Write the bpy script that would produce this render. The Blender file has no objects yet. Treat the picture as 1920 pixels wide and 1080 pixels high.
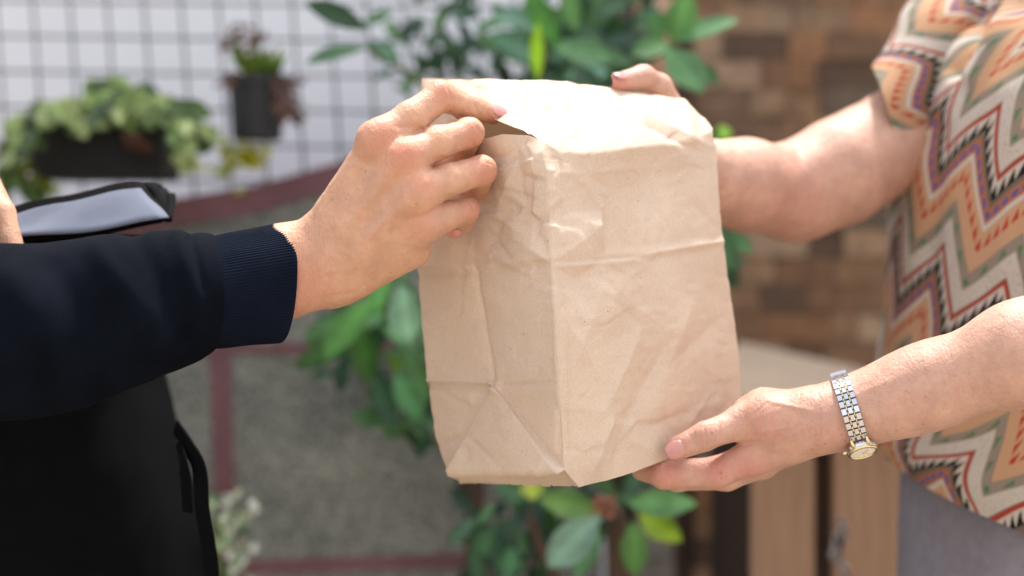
import bpy, bmesh, math, random
import numpy as np
from mathutils import Vector, Matrix
random.seed(7); RNG = np.random.default_rng(7)
S = bpy.context.scene
# ------------------------------------------------------------------ camera, light, exposure
CZ = 1.10
cam = bpy.data.cameras.new('camera'); camo = bpy.data.objects.new('camera', cam)
S.collection.objects.link(camo); S.camera = camo
camo.location = (0, 0, CZ); camo.rotation_euler = (math.radians(90), 0, 0)
cam.lens = 50; cam.sensor_width = 36; cam.clip_start = 0.05; cam.clip_end = 400
cam.dof.use_dof = True; cam.dof.focus_distance = 1.02; cam.dof.aperture_fstop = 2.3
SUN_EL, SUN_AZ = math.radians(72), math.radians(24)      # azimuth from +Y (behind the bag) towards +X
world = bpy.data.worlds.new('World'); S.world = world; world.use_nodes = True
wn = world.node_tree; bg = wn.nodes['Background']
sky = wn.nodes.new('ShaderNodeTexSky'); sky.sky_type = 'NISHITA'; sky.sun_disc = False
sky.sun_elevation = SUN_EL; sky.sun_rotation = SUN_AZ; sky.air_density = 1.0; sky.dust_density = 3.0; sky.ozone_density = 1.0
hs = wn.nodes.new('ShaderNodeHueSaturation'); hs.inputs['Saturation'].default_value = 0.22
wn.links.new(sky.outputs[0], hs.inputs['Color']); wn.links.new(hs.outputs[0], bg.inputs[0]); bg.inputs[1].default_value = 0.125
sun = bpy.data.lights.new('sun', 'SUN'); suno = bpy.data.objects.new('sun', sun); S.collection.objects.link(suno)
sun.energy = 1.8; sun.angle = math.radians(5); sun.color = (1, 0.96, 0.90)
sd = Vector((math.sin(SUN_AZ)*math.cos(SUN_EL), math.cos(SUN_AZ)*math.cos(SUN_EL), math.sin(SUN_EL)))
suno.rotation_euler = sd.to_track_quat('Z', 'Y').to_euler(); suno.location = sd*6
S.view_settings.view_transform = 'Standard'; S.view_settings.look = 'None'; S.view_settings.exposure = 1.74
S.cycles.use_denoising = True
S.cycles.max_bounces = 8; S.cycles.transparent_max_bounces = 8
# ------------------------------------------------------------------ helpers
K = 0.72/1920
def P(u, v, d): return np.array([(u-960)*K*d, d, CZ+(540-v)*K*d])
def lin(*c):
    c = c[0] if len(c) == 1 else c
    return tuple(((x/255)/12.92 if x/255 <= .04045 else ((x/255+.055)/1.055)**2.4) for x in c)
def link(o, parent=None):
    S.collection.objects.link(o)
    if parent: o.parent = parent; o.matrix_parent_inverse = parent.matrix_basis.inverted()
    return o
def mesh_obj(name, verts, faces, mat, parent=None, smooth=True, cols=None, uvs=None):
    me = bpy.data.meshes.new(name)
    me.from_pydata([tuple(map(float, v)) for v in verts], [], [tuple(map(int, f)) for f in faces]); me.update()
    for m in (mat if isinstance(mat, (list, tuple)) else [mat]): me.materials.append(m)
    if smooth: me.polygons.foreach_set('use_smooth', [True]*len(me.polygons))
    if cols is not None:
        a = me.color_attributes.new('Col', 'FLOAT_COLOR', 'POINT')
        c = np.ones((len(verts), 4), 'f'); c[:, :3] = cols; a.data.foreach_set('color', c.ravel())
    if uvs is not None:
        l = me.uv_layers.new(name='UVMap'); li = np.zeros(len(me.loops), 'i'); me.loops.foreach_get('vertex_index', li)
        l.data.foreach_set('uv', np.asarray(uvs, 'f')[li].ravel())
    return link(bpy.data.objects.new(name, me), parent)
def tag(o, label=None, cat=None, group=None, kind=None):
    if label: o['label'] = label
    if cat: o['category'] = cat
    if group: o['group'] = group
    if kind: o['kind'] = kind
    return o
def thing(name, loc, label, cat, group=None):
    o = bpy.data.objects.new(name, None); S.collection.objects.link(o); o.location = tuple(map(float, loc)); o.empty_display_size = .05
    return tag(o, label, cat, group)
class MB:
    def __init__(s): s.v = []; s.f = []; s.c = []; s.m = []
    def add(s, v, f, c=(1, 1, 1)):
        n = len(s.v); s.v += [tuple(x) for x in v]; s.f += [tuple(i+n for i in q) for q in f]; s.c += (c if isinstance(c, list) else [c]*len(v))
    def box(s, lo, hi, c=(1, 1, 1), R=None, o=None, bev=0.0):
        x0, y0, z0 = lo; x1, y1, z1 = hi
        if bev:
            b = bev; bm = bmesh.new(); bmesh.ops.create_cube(bm, size=1)
            for w in bm.verts: w.co = Vector(((x0+x1)/2+w.co.x*(x1-x0), (y0+y1)/2+w.co.y*(y1-y0), (z0+z1)/2+w.co.z*(z1-z0)))
            bmesh.ops.bevel(bm, geom=bm.edges[:], offset=b, segments=2, affect='EDGES', profile=.6)
            bm.verts.index_update(); vs = [w.co.copy() for w in bm.verts]; fs = [[w.index for w in f.verts] for f in bm.faces]; bm.free()
        else:
            vs = [Vector(p) for p in ((x0,y0,z0),(x1,y0,z0),(x1,y1,z0),(x0,y1,z0),(x0,y0,z1),(x1,y0,z1),(x1,y1,z1),(x0,y1,z1))]
            fs = [(0,3,2,1),(4,5,6,7),(0,1,5,4),(1,2,6,5),(2,3,7,6),(3,0,4,7)]
        if R is not None: vs = [R @ w for w in vs]
        if o is not None: vs = [w+Vector(o) for w in vs]
        s.add(vs, fs, c)
    def tube(s, pts, rad, n=8, c=(1, 1, 1), caps=True):
        pts = [Vector(p) for p in pts]; rad = rad if isinstance(rad, (list, tuple)) else [rad]*len(pts)
        vs = []; fs = []; up = Vector((0.13, .2, 1)).normalized()
        for i, p in enumerate(pts):
            t = (pts[min(i+1, len(pts)-1)]-pts[max(i-1, 0)]).normalized()
            a = t.cross(up); a = a.normalized() if a.length > 1e-3 else t.cross(Vector((1, 0, 0))).normalized()
            b = t.cross(a).normalized()
            for k in range(n): th = 2*math.pi*k/n; vs.append(p+(a*math.cos(th)+b*math.sin(th))*rad[i])
        for i in range(len(pts)-1):
            for k in range(n): fs.append((i*n+k, i*n+(k+1) % n, (i+1)*n+(k+1) % n, (i+1)*n+k))
        if caps: fs += [tuple(range(n))[::-1], tuple((len(pts)-1)*n+k for k in range(n))]
        s.add(vs, fs, c)
    def build(s, name, mat, parent=None, smooth=False):
        return mesh_obj(name, s.v, s.f, mat, parent, smooth, cols=np.array(s.c) if s.c else None)
# ---- vector noise in numpy
_perm = RNG.permutation(512)
def vnoise(p):
    p = np.asarray(p, float); i = np.floor(p).astype(int); f = p-i; f = f*f*(3-2*f); r = 0
    for dx in (0, 1):
        for dy in (0, 1):
            for dz in (0, 1):
                h = _perm[(_perm[(_perm[(i[:, 0]+dx) % 512]+i[:, 1]+dy) % 512]+i[:, 2]+dz) % 512]/511.0
                r = r+h*(f[:, 0] if dx else 1-f[:, 0])*(f[:, 1] if dy else 1-f[:, 1])*(f[:, 2] if dz else 1-f[:, 2])
    return r*2-1
def fbm(p, n=3):
    p = np.asarray(p, float); return sum(vnoise(p*2**k+k*17.3)/2**k for k in range(n))
# ------------------------------------------------------------------ materials
def mat(name):
    m = bpy.data.materials.new(name); m.use_nodes = True; nt = m.node_tree
    return m, nt, nt.nodes['Principled BSDF']
def node(nt, t, **kw):
    n = nt.nodes.new(t)
    for k, v in kw.items():
        if k.startswith('i_'): n.inputs[int(k[2:]) if k[2:].isdigit() else k[2:].replace('_', ' ')].default_value = v
        else: setattr(n, k, v)
    return n
def ramp(nt, fac, stops):
    r = nt.nodes.new('ShaderNodeValToRGB'); e = r.color_ramp.elements
    while len(e) < len(stops): e.new(0.5)
    for x, (p, c) in zip(e, stops): x.position = p; x.color = (*c, 1)
    nt.links.new(fac, r.inputs[0]); return r.outputs[0]
def mix(nt, f, a, b, mode='MIX'):
    m = nt.nodes.new('ShaderNodeMix'); m.data_type = 'RGBA'; m.blend_type = mode
    for s, x in ((0, f), (6, a), (7, b)):
        if isinstance(x, (int, float)): m.inputs[s].default_value = x
        elif isinstance(x, tuple): m.inputs[s].default_value = (*x[:3], 1)
        else: nt.links.new(x, m.inputs[s])
    return m.outputs[2]
def tex(nt, kind='Noise', scale=10, detail=3, coord='Object', vec=None, rough=.5, stretch=None):
    if vec is None:
        tc = nt.nodes.new('ShaderNodeTexCoord'); vec = tc.outputs[coord]
    if stretch:
        mp = nt.nodes.new('ShaderNodeMapping'); mp.inputs['Scale'].default_value = stretch; nt.links.new(vec, mp.inputs[0]); vec = mp.outputs[0]
    t = nt.nodes.new('ShaderNodeTex'+kind); nt.links.new(vec, t.inputs['Vector']); t.inputs['Scale'].default_value = scale
    if kind == 'Noise': t.inputs['Detail'].default_value = detail; t.inputs['Roughness'].default_value = rough
    return t
def bump(nt, b, h, strength, dist, prev=None):
    n = nt.nodes.new('ShaderNodeBump'); n.inputs['Strength'].default_value = strength; n.inputs['Distance'].default_value = dist
    nt.links.new(h, n.inputs['Height'])
    if prev is not None: nt.links.new(prev, n.inputs['Normal'])
    nt.links.new(n.outputs[0], b.inputs['Normal']); return n.outputs[0]
def simple(name, c, rough=.6, metal=0, var=.12, scale=30, bmp=0, bscale=200, spec=.5):
    m, nt, b = mat(name); t = tex(nt, scale=scale)
    o = ramp(nt, t.outputs[0], [(.3, tuple(x*(1-var) for x in c)), (.7, tuple(min(1, x*(1+var)) for x in c))])
    nt.links.new(o, b.inputs['Base Color']); b.inputs['Roughness'].default_value = rough; b.inputs['Metallic'].default_value = metal
    b.inputs['Specular IOR Level'].default_value = spec
    if bmp: bump(nt, b, tex(nt, scale=bscale).outputs[0], 1, bmp)
    return m
def vcol(name, rough=.6, var=.15, scale=40, bmp=0, bscale=200, trans=0, coat=0):
    m, nt, b = mat(name); a = node(nt, 'ShaderNodeVertexColor', layer_name='Col'); t = tex(nt, scale=scale, detail=4)
    g = ramp(nt, t.outputs[0], [(.3, (1-var,)*3), (.7, (1+var,)*3)])
    c = mix(nt, 1.0, a.outputs[0], g, 'MULTIPLY'); nt.links.new(c, b.inputs['Base Color']); b.inputs['Roughness'].default_value = rough
    if bmp: bump(nt, b, tex(nt, scale=bscale).outputs[0], 1, bmp)
    if trans:
        tr = nt.nodes.new('ShaderNodeBsdfTranslucent'); nt.links.new(mix(nt, 1.0, c, (1.0, 1.15, .5), 'MULTIPLY'), tr.inputs[0])
        ms = nt.nodes.new('ShaderNodeMixShader'); ms.inputs[0].default_value = trans
        nt.links.new(b.outputs[0], ms.inputs[1]); nt.links.new(tr.outputs[0], ms.inputs[2])
        nt.links.new(ms.outputs[0], nt.nodes['Material Output'].inputs[0])
    return m
def skin_mat(name, base, red, spot, spots=.5, fine=1.0):
    m, nt, b = mat(name); L = nt.links
    a = node(nt, 'ShaderNodeVertexColor', layer_name='Col')       # red channel: knuckle redness of the skin itself
    sep = nt.nodes.new('ShaderNodeSeparateColor'); L.new(a.outputs[0], sep.inputs[0])
    n1 = tex(nt, scale=55, detail=4); n2 = tex(nt, scale=210, detail=3)
    c = ramp(nt, n1.outputs[0], [(.3, tuple(x*.84 for x in base)), (.72, tuple(min(1, x*1.1) for x in base))])
    c = mix(nt, sep.outputs[0], c, red)
    f2 = ramp(nt, n2.outputs[0], [(.38, (0, 0, 0)), (.72, (1, 1, 1))]); mm = nt.nodes.new('ShaderNodeMath'); mm.operation = 'MULTIPLY'; mm.inputs[1].default_value = .28
    L.new(f2, mm.inputs[0]); c = mix(nt, mm.outputs[0], c, red)
    vo = tex(nt, 'Voronoi', scale=150); vf = ramp(nt, vo.outputs['Distance'], [(.0, (1, 1, 1)), (.22, (0, 0, 0))])
    nm = ramp(nt, tex(nt, scale=26).outputs[0], [(.5, (0, 0, 0)), (.62, (spots,)*3)])
    sp = mix(nt, 1.0, vf, nm, 'MULTIPLY'); c = mix(nt, sp, c, spot)
    L.new(c, b.inputs['Base Color'])
    b.inputs['Roughness'].default_value = .47; b.inputs['Specular IOR Level'].default_value = .42
    b.inputs['Subsurface Weight'].default_value = .15; b.inputs['Subsurface Radius'].default_value = (1, .35, .2); b.inputs['Subsurface Scale'].default_value = .0025
    w = tex(nt, 'Voronoi', scale=520); pr = bump(nt, b, w.outputs['Distance'], .35*fine, .0006)
    w2 = tex(nt, scale=330, detail=5, stretch=(1.8, 1, .55), rough=.6); pr = bump(nt, b, w2.outputs[0], .7*fine, .0012, pr)
    return m
M = {}
M['skinA'] = skin_mat('tan_skin', lin(205, 160, 132), lin(194, 120, 98), lin(112, 68, 48), .5, .9)
M['skinB'] = skin_mat('fair_skin', lin(199, 159, 139), lin(190, 118, 104), lin(120, 74, 56), .8, .95)
m, nt, b = mat('fingernail_keratin'); M['nail'] = m
nt.links.new(ramp(nt, tex(nt, scale=120).outputs[0], [(.3, lin(190, 132, 126)), (.7, lin(206, 152, 146))]), b.inputs['Base Color']); b.inputs['Roughness'].default_value = .28
b.inputs['Subsurface Weight'].default_value = .2; b.inputs['Subsurface Scale'].default_value = .002
# kraft paper
m, nt, b = mat('kraft_paper'); M['kraft'] = m; L = nt.links
t1 = tex(nt, scale=14, detail=5); t2 = tex(nt, scale=950, detail=3, rough=.7); t3 = tex(nt, scale=260, detail=4, stretch=(3, 3, .7))
c = ramp(nt, t1.outputs[0], [(.3, lin(206, 182, 161)), (.7, lin(218, 197, 177))])
c = mix(nt, ramp(nt, t2.outputs[0], [(.42, (0, 0, 0)), (.64, (.30, .30, .30))]), c, lin(166, 134, 114))
c = mix(nt, ramp(nt, t3.outputs[0], [(.45, (0, 0, 0)), (.75, (.25, .25, .25))]), c, lin(222, 200, 182))
vo = tex(nt, 'Voronoi', scale=115); wv = ramp(nt, vo.outputs['Distance'], [(.035, (1, 1, 1)), (.075, (0, 0, 0))])
sep = nt.nodes.new('ShaderNodeSeparateColor'); L.new(vo.outputs['Color'], sep.inputs[0])
pick = ramp(nt, sep.outputs[0], [(.86, (0, 0, 0)), (.88, (.75, .75, .75))])
c = mix(nt, mix(nt, 1.0, wv, pick, 'MULTIPLY'), c, lin(80, 52, 36))
L.new(c, b.inputs['Base Color']); b.inputs['Roughness'].default_value = .62; b.inputs['Specular IOR Level'].default_value = .35
pr = bump(nt, b, t2.outputs[0], .35, .0002); pr = bump(nt, b, tex(nt, scale=60, detail=6, rough=.6).outputs[0], .25, .0010, pr)
tr = nt.nodes.new('ShaderNodeBsdfTranslucent'); L.new(mix(nt, 1.0, c, (1.0, .82, .62), 'MULTIPLY'), tr.inputs[0])
ms = nt.nodes.new('ShaderNodeMixShader'); ms.inputs[0].default_value = .07
L.new(b.outputs[0], ms.inputs[1]); L.new(tr.outputs[0], ms.inputs[2]); L.new(ms.outputs[0], nt.nodes['Material Output'].inputs[0])
# knit navy
def knit(name, c, ribs=False):
    m, nt, b = mat(name); t = tex(nt, scale=35, detail=4)
    cc_ = ramp(nt, t.outputs[0], [(.3, tuple(x*.75 for x in c)), (.7, tuple(x*1.3 for x in c))])
    vo = tex(nt, 'Voronoi', scale=42); sp_ = nt.nodes.new('ShaderNodeSeparateColor'); nt.links.new(vo.outputs['Color'], sp_.inputs[0])
    lint = mix(nt, 1.0, ramp(nt, vo.outputs['Distance'], [(.012, (1, 1, 1)), (.035, (0, 0, 0))]), ramp(nt, sp_.outputs[0], [(.55, (0, 0, 0)), (.75, (.3, .3, .3))]), 'MULTIPLY')
    nt.links.new(mix(nt, lint, cc_, (.25, .28, .36)), b.inputs['Base Color'])
    b.inputs['Roughness'].default_value = .9; b.inputs['Specular IOR Level'].default_value = .06
    b.inputs['Sheen Weight'].default_value = .0; b.inputs['Sheen Roughness'].default_value = .5; b.inputs['Sheen Tint'].default_value = (.35, .45, .8, 1)
    bump(nt, b, tex(nt, scale=900, detail=2).outputs[0], .6, .0006)
    return m
M['navy'] = knit('navy_sweat_fabric', lin(9, 13, 22)); M['navycuff'] = knit('navy_rib_knit', lin(15, 21, 34))
M['blacknylon'] = simple('black_nylon', lin(5, 5, 8), .85, var=.2, scale=60, bmp=.0003, bscale=900, spec=.08)
M['reflect'] = simple('silver_reflective_tape', lin(92, 98, 114), .85, var=.06, scale=60, bmp=.0004, bscale=40)
M['trouser'] = simple('grey_cotton', lin(132, 128, 138), .9, var=.1, scale=90, bmp=.0008, bscale=300, spec=.2)
M['darktrouser'] = simple('dark_denim', lin(28, 30, 40), .9)
M['steel'] = simple('brushed_steel', (.62, .62, .66), .22, 1, var=.05)
M['gold'] = simple('yellow_gold', (.80, .66, .38), .25, 1, var=.05)
M['dial'] = simple('cream_dial', lin(232, 222, 210), .35, var=.02)
M['black'] = simple('black_marking', (.02, .02, .02), .4)
M['whitewall'] = simple('white_painted_render', lin(228, 231, 238), .8, var=.03, scale=6, bmp=.001, bscale=60)
M['wire'] = simple('green_grey_wire', lin(92, 102, 106), .5, var=.15, scale=20)
M['maroon'] = simple('maroon_paint', lin(122, 84, 90), .8, var=.15, scale=12, bmp=.002, bscale=50)
M['plastic'] = simple('black_plastic', lin(34, 36, 38), .6, var=.35, scale=14)
M['soil'] = simple('dark_soil', lin(60, 45, 34), .95, var=.4, scale=80, bmp=.004, bscale=90)
M['leaf'] = vcol('leaf_green', .55, .3, 30, .0006, 60, .22)
M['petal'] = vcol('petal', .6, .1, 40, 0, 100, .3)
M['bark'] = vcol('bark', .85, .25, 60, .002, 90)
M['tile'] = vcol('stone_tile', .75, .28, 28, .002, 45)
M['wood'] = None
m, nt, b = mat('sawn_wood'); M['wood'] = m
a = node(nt, 'ShaderNodeVertexColor', layer_name='Col')
w = tex(nt, scale=16, detail=6, stretch=(7, 7, .5)); g = ramp(nt, w.outputs[0], [(.3, (.84,)*3), (.7, (1.12,)*3)])
nt.links.new(mix(nt, 1.0, a.outputs[0], g, 'MULTIPLY'), b.inputs['Base Color']); b.inputs['Roughness'].default_value = .7
m, nt, b = mat('washed_pebble'); M['pebble'] = m
vo = tex(nt, 'Voronoi', scale=240); big = tex(nt, scale=5, detail=4)
c = ramp(nt, vo.outputs['Color'], [(.1, lin(104, 108, 106)), (.5, lin(146, 150, 146)), (.9, lin(188, 190, 186))])
c = mix(nt, 1.0, c, ramp(nt, big.outputs[0], [(.35, (.66, .67, .64)), (.65, (1.12, 1.08, 1.0))]), 'MULTIPLY')
nt.links.new(c, b.inputs['Base Color']); b.inputs['Roughness'].default_value = .9; bump(nt, b, vo.outputs['Distance'], .8, .006)
M['ground'] = simple('worn_concrete', lin(150, 138, 122), .9, var=.25, scale=3, bmp=.003, bscale=60)
# blouse pattern: expression -> math nodes
class X:
    nt = None
    def __init__(s, o): s.o = o
    @staticmethod
    def op(k, *a):
        n = X.nt.nodes.new('ShaderNodeMath'); n.operation = k
        for i, x in enumerate(a):
            if isinstance(x, X): X.nt.links.new(x.o, n.inputs[i])
            else: n.inputs[i].default_value = float(x)
        return X(n.outputs[0])
    def __add__(s, b): return X.op('ADD', s, b)
    def __sub__(s, b): return X.op('SUBTRACT', s, b)
    def __mul__(s, b): return X.op('MULTIPLY', s, b)
    def __lt__(s, b): return X.op('LESS_THAN', s, b)
    def __gt__(s, b): return X.op('GREATER_THAN', s, b)
def blouse_mat():
    m, nt, b = mat('zigzag_print_cotton'); X.nt = nt; L = nt.links
    tc = nt.nodes.new('ShaderNodeTexCoord'); sp = nt.nodes.new('ShaderNodeSeparateXYZ')
    wob = tex(nt, scale=9, detail=2, coord='UV'); L.new(tc.outputs['UV'], sp.inputs[0])
    u, v = X(sp.outputs[0]), X(sp.outputs[1]); wb = (X(wob.outputs[0])-.5)*.012; u = u+wb; v = v+wb
    a = math.radians(23.6); ca, sa = math.cos(a), math.sin(a)      # v runs downwards
    s = u*ca+v*sa; q = v*ca-u*sa
    lam, per, amp = .074, .128, .052
    ph = X.op('FRACT', s*(1/lam)); tri = X.op('ABSOLUTE', ph-.5)*2
    t = q-tri*amp*-1.0
    bb = X.op('FRACT', t*(1/per)); e = X.op('FRACT', s*(11/lam)); ev = X.op('ABSOLUTE', e-.5)*2
    col = None
    def band(x0, x1): return (bb > x0)*(bb < x1)
    def loc(x0, x1): return (bb-x0)*(1/(x1-x0))
    def put(mask, c):
        nonlocal col; col = mix(nt, mask.o, col, c)
    col = mix(nt, 0.0, lin(224, 180, 142), (1, 1, 1))
    put(band(0, .045), lin(190, 74, 58))
    put(band(.045, .06), lin(222, 212, 202)); put(band(.05, .18), lin(226, 216, 205))
    y = loc(.06, .175); put(band(.05, .18)*(y > ev), lin(36, 33, 38))
    st = X.op('FRACT', t*420) > .5
    put(band(.18, .23), lin(150, 134, 116)); put(band(.18, .23)*st, lin(112, 100, 88))
    put(band(.23, .34), lin(196, 124, 88))
    y = loc(.23, .34)-.5; d = y*y*1.0+(e-.5)*(e-.5)*.45; put(band(.23, .34)*(d < .06), lin(92, 108, 178))
    put(band(.34, .39), lin(228, 220, 210))
    y = loc(.43, .53); put(band(.43, .53)*(y > ev*1.25), lin(205, 68, 56))
    put(band(.68, .81), lin(184, 170, 154)); put(band(.68, .81)*st, lin(150, 138, 124))
    y = loc(.71, .78); put(band(.71, .78)*(y > ev)*(X.op('FRACT', s*(5.5/lam)) > .5), lin(98, 142, 98))
    put(band(.81, .985), lin(226, 218, 208)); put(band(.985, 1), lin(150, 120, 100))
    dt = tex(nt, 'Voronoi', scale=330, coord='UV'); put(band(.83, .965)*(X(dt.outputs['Distance']) < .28), lin(200, 184, 168))
    col = mix(nt, 1.0, col, (.60, .575, .56), 'MULTIPLY'); L.new(col, b.inputs['Base Color']); b.inputs['Roughness'].default_value = .85; b.inputs['Specular IOR Level'].default_value = .2
    bump(nt, b, tex(nt, scale=900, detail=2).outputs[0], .4, .0004)
    return m
M['blouse'] = blouse_mat()
# ------------------------------------------------------------------ implicit surfaces
def cone(a, b, ra, rb):
    a = np.asarray(a, float); b = np.asarray(b, float); ba = b-a; L2 = ba@ba+1e-12
    def f(p):
        h = np.clip((p-a)@ba/L2, 0, 1); return np.linalg.norm(p-a-h[:, None]*ba, axis=1)-(ra+(rb-ra)*h)
    return f
def smin(a, b, k):
    h = np.maximum(k-np.abs(a-b), 0)/k; return np.minimum(a, b)-h*h*k*.25
def U(k, *fs):
    def f(p):
        r = fs[0](p)
        for g in fs[1:]: r = smin(r, g(p), k)
        return r
    return f
def chain(k, *q):      # q: (u,v,d,r in mm)
    q = [(P(*x[:3]), x[3]/1000) for x in q]
    return U(k, *[cone(q[i][0], q[i+1][0], q[i][1], q[i+1][1]) for i in range(len(q)-1)])
def mesh_sdf(f, lo, hi, h, keep=None, disp=None, B=14):
    lo = np.asarray(lo, float); hi = np.asarray(hi, float); nb = np.ceil((hi-lo)/(h*B)).astype(int)
    gx = np.stack(np.meshgrid(*[np.arange(n) for n in nb], indexing='ij'), -1).reshape(-1, 3)
    cen = lo+(gx+.5)*B*h; act = np.abs(f(cen)) < B*h*.5*1.75+h*3+.004
    if keep is not None: act &= keep(cen, B*h*.9)
    keys, vs, quads = [], [], []
    dims = nb*B+4; code = lambda c: (c[..., 0]*dims[1]+c[..., 1])*dims[2]+c[..., 2]
    n = B+2; loc = np.stack(np.meshgrid(*[np.arange(n)]*3, indexing='ij'), -1)
    for g in gx[act]:
        base = g*B; F = f((lo+(base+loc.reshape(-1, 3)-1)*h)).reshape(n, n, n)
        if F.min() > 0 or F.max() < 0: continue
        num = np.zeros((n-1,)*3+(3,)); cnt = np.zeros((n-1,)*3)
        for ax in range(3):
            sl0 = [slice(None)]*3; sl1 = [slice(None)]*3; sl0[ax] = slice(0, n-1); sl1[ax] = slice(1, n)
            A, C = F[tuple(sl0)], F[tuple(sl1)]; cr = (A < 0) != (C < 0); tt = np.where(cr, A/(A-C+1e-20), 0)
            o1, o2 = [k for k in range(3) if k != ax]
            for i in (0, 1):
                for j in (0, 1):
                    s = [slice(None)]*3; s[o1] = slice(i, i+n-1); s[o2] = slice(j, j+n-1); s[ax] = slice(0, n-1)
                    c_, t_ = cr[tuple(s)], tt[tuple(s)]; cnt += c_
                    num[..., ax] += np.where(c_, t_, 0); num[..., o1] += c_*i; num[..., o2] += c_*j
            # quads: edges with min corner index>=1 on the other axes and 1..B on own axis
            s = [slice(1, n-1)]*3; ci = np.argwhere(cr[tuple(slice(1, n-1) for _ in range(3))])+1
            if len(ci):
                e1 = np.zeros(3, int); e1[o1] = 1; e2 = np.zeros(3, int); e2[o2] = 1
                q = np.stack([code(base+ci), code(base+ci-e1), code(base+ci-e1-e2), code(base+ci-e2)], 1)
                neg = A[tuple(ci.T)] < 0; flip = neg if ax != 1 else ~neg
                q[~flip] = q[~flip][:, ::-1]; quads.append(q)
        w = np.argwhere(cnt > 0); keys.append(code(base+w)); vs.append(lo+(base+w-1+num[tuple(w.T)]/cnt[tuple(w.T)][:, None])*h)
    keys = np.concatenate(keys); vs = np.concatenate(vs); quads = np.concatenate(quads)
    uk, ui = np.unique(keys, return_index=True); V = vs[ui]; Q = np.searchsorted(uk, quads); ok = (Q < len(uk)).all(1)
    Q = Q[ok]; ok = (uk[Q] == quads[ok]).all(1); Q = Q[ok]
    def grad(p, e=h*.6):
        g = np.stack([f(p+np.eye(3)[k]*e)-f(p-np.eye(3)[k]*e) for k in range(3)], 1)/(2*e); return g
    for _ in range(2):
        G = grad(V); V = V-G*(f(V)/np.maximum((G*G).sum(1), .3))[:, None]
    if keep is not None:
        kf = keep(V[Q].mean(1), 0); Q = Q[kf]; used = np.unique(Q); rm = np.zeros(len(V), int); rm[used] = np.arange(len(used)); V = V[used]; Q = rm[Q]
    if disp is not None:
        G = grad(V, h*.8); G /= np.linalg.norm(G, axis=1)[:, None]+1e-9; V = V+G*disp(V)[:, None]
    return V, Q
def to_px(p): return np.stack([960+p[:, 0]/(p[:, 1]*K), 540-(p[:, 2]-CZ)/(p[:, 1]*K)], 1)
def segd(q, x1, y1, x2, y2):
    a = np.array([x1, y1], float); b = np.array([x2, y2], float); ba = b-a; L2 = ba@ba+1e-9
    h = np.clip((q-a)@ba/L2, 0, 1); return np.linalg.norm(q-a-h[:, None]*ba, axis=1), h
# ------------------------------------------------------------------ loft tubes
def catmull(pts, n):
    pts = np.asarray(pts, float); m = len(pts); out = []
    for x in np.linspace(0, m-1, n):
        i = min(int(x), m-2); t = x-i; p0, p1, p2, p3 = pts[max(i-1, 0)], pts[i], pts[i+1], pts[min(i+2, m-1)]
        out.append(.5*((2*p1)+(-p0+p2)*t+(2*p0-5*p1+4*p2-p3)*t*t+(-p0+3*p1-3*p2+p3)*t**3))
    return np.array(out)
def loft(name, rings, n, m, mt, parent=None, disp=None, pw=2.0, thick=0, caps=False, start=0.0):
    """rings: (centre, axisA, axisB); surface point = c + A cos + B sin"""
    R = catmull(np.array([np.concatenate([c, a, b]) for c, a, b in rings]), m); V = []; UV = []
    th = np.linspace(0, 2*math.pi, n+1)[:-1]+start; L_ = 0; prev = None
    for r in R:
        c, a, b = r[:3], r[3:6], r[6:9]; ct, st = np.cos(th), np.sin(th)
        e = 2/pw; x = np.sign(ct)*np.abs(ct)**e; y = np.sign(st)*np.abs(st)**e
        if prev is not None: L_ += np.linalg.norm(c-prev)
        prev = c; rad = (np.linalg.norm(a)+np.linalg.norm(b))/2
        V.append(c+x[:, None]*a+y[:, None]*b); UV.append(np.stack([(th-start)*rad, np.full(n, L_)], 1))
    V = np.array(V); UV = np.array(UV); m = len(V)
    if disp is not None:
        ax = np.roll(V, -1, 1)-np.roll(V, 1, 1); ay = np.gradient(V, axis=0); N = np.cross(ax, ay); N /= np.linalg.norm(N, axis=2)[..., None]+1e-9
        out = (N*(V-R[:, None, :3])).sum(2).mean() < 0; N = -N if out else N
        V = V+N*disp(V.reshape(-1, 3), UV.reshape(-1, 2)).reshape(m, n)[..., None]
    F = [(i*n+k, i*n+(k+1) % n, (i+1)*n+(k+1) % n, (i+1)*n+k) for i in range(m-1) for k in range(n)]
    V = V.reshape(-1, 3); UV = UV.reshape(-1, 2); V = list(V); UV = list(UV)
    if caps:
        for i in (0, m-1):
            V.append(np.mean(V[i*n:(i+1)*n], 0)); UV.append(UV[i*n]); c = len(V)-1
            F += [(c, i*n+(k+1) % n, i*n+k) if i == 0 else (c, i*n+k, i*n+(k+1) % n) for k in range(n)]
    o = mesh_obj(name, V, F, mt, parent, uvs=np.array(UV))
    bm = bmesh.new(); bm.from_mesh(o.data); bmesh.ops.recalc_face_normals(bm, faces=bm.faces); bm.to_mesh(o.data); bm.free()
    if thick:
        md = o.modifiers.new('thickness', 'SOLIDIFY'); md.thickness = thick; md.offset = -1
    return o
# ================================================================== SETTING
g = MB(); g.add([(-60, -40, 0), (60, -40, 0), (60, 80, 0), (-60, 80, 0)], [(0, 1, 2, 3)]); tag(g.build('ground', M['ground']), kind='structure')
# white wall behind the wire grid
mb = MB(); mb.box((-3.2, 2.22, 0), (P(1140, 0, 2.2)[0], 2.4, 3.9), bev=.006)  # unseen upper part added so the wall's shadow covers the shrubs
tag(mb.build('white_wall', M['whitewall']), 'white painted wall behind the wire grid and hanging pots', 'wall')
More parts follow.
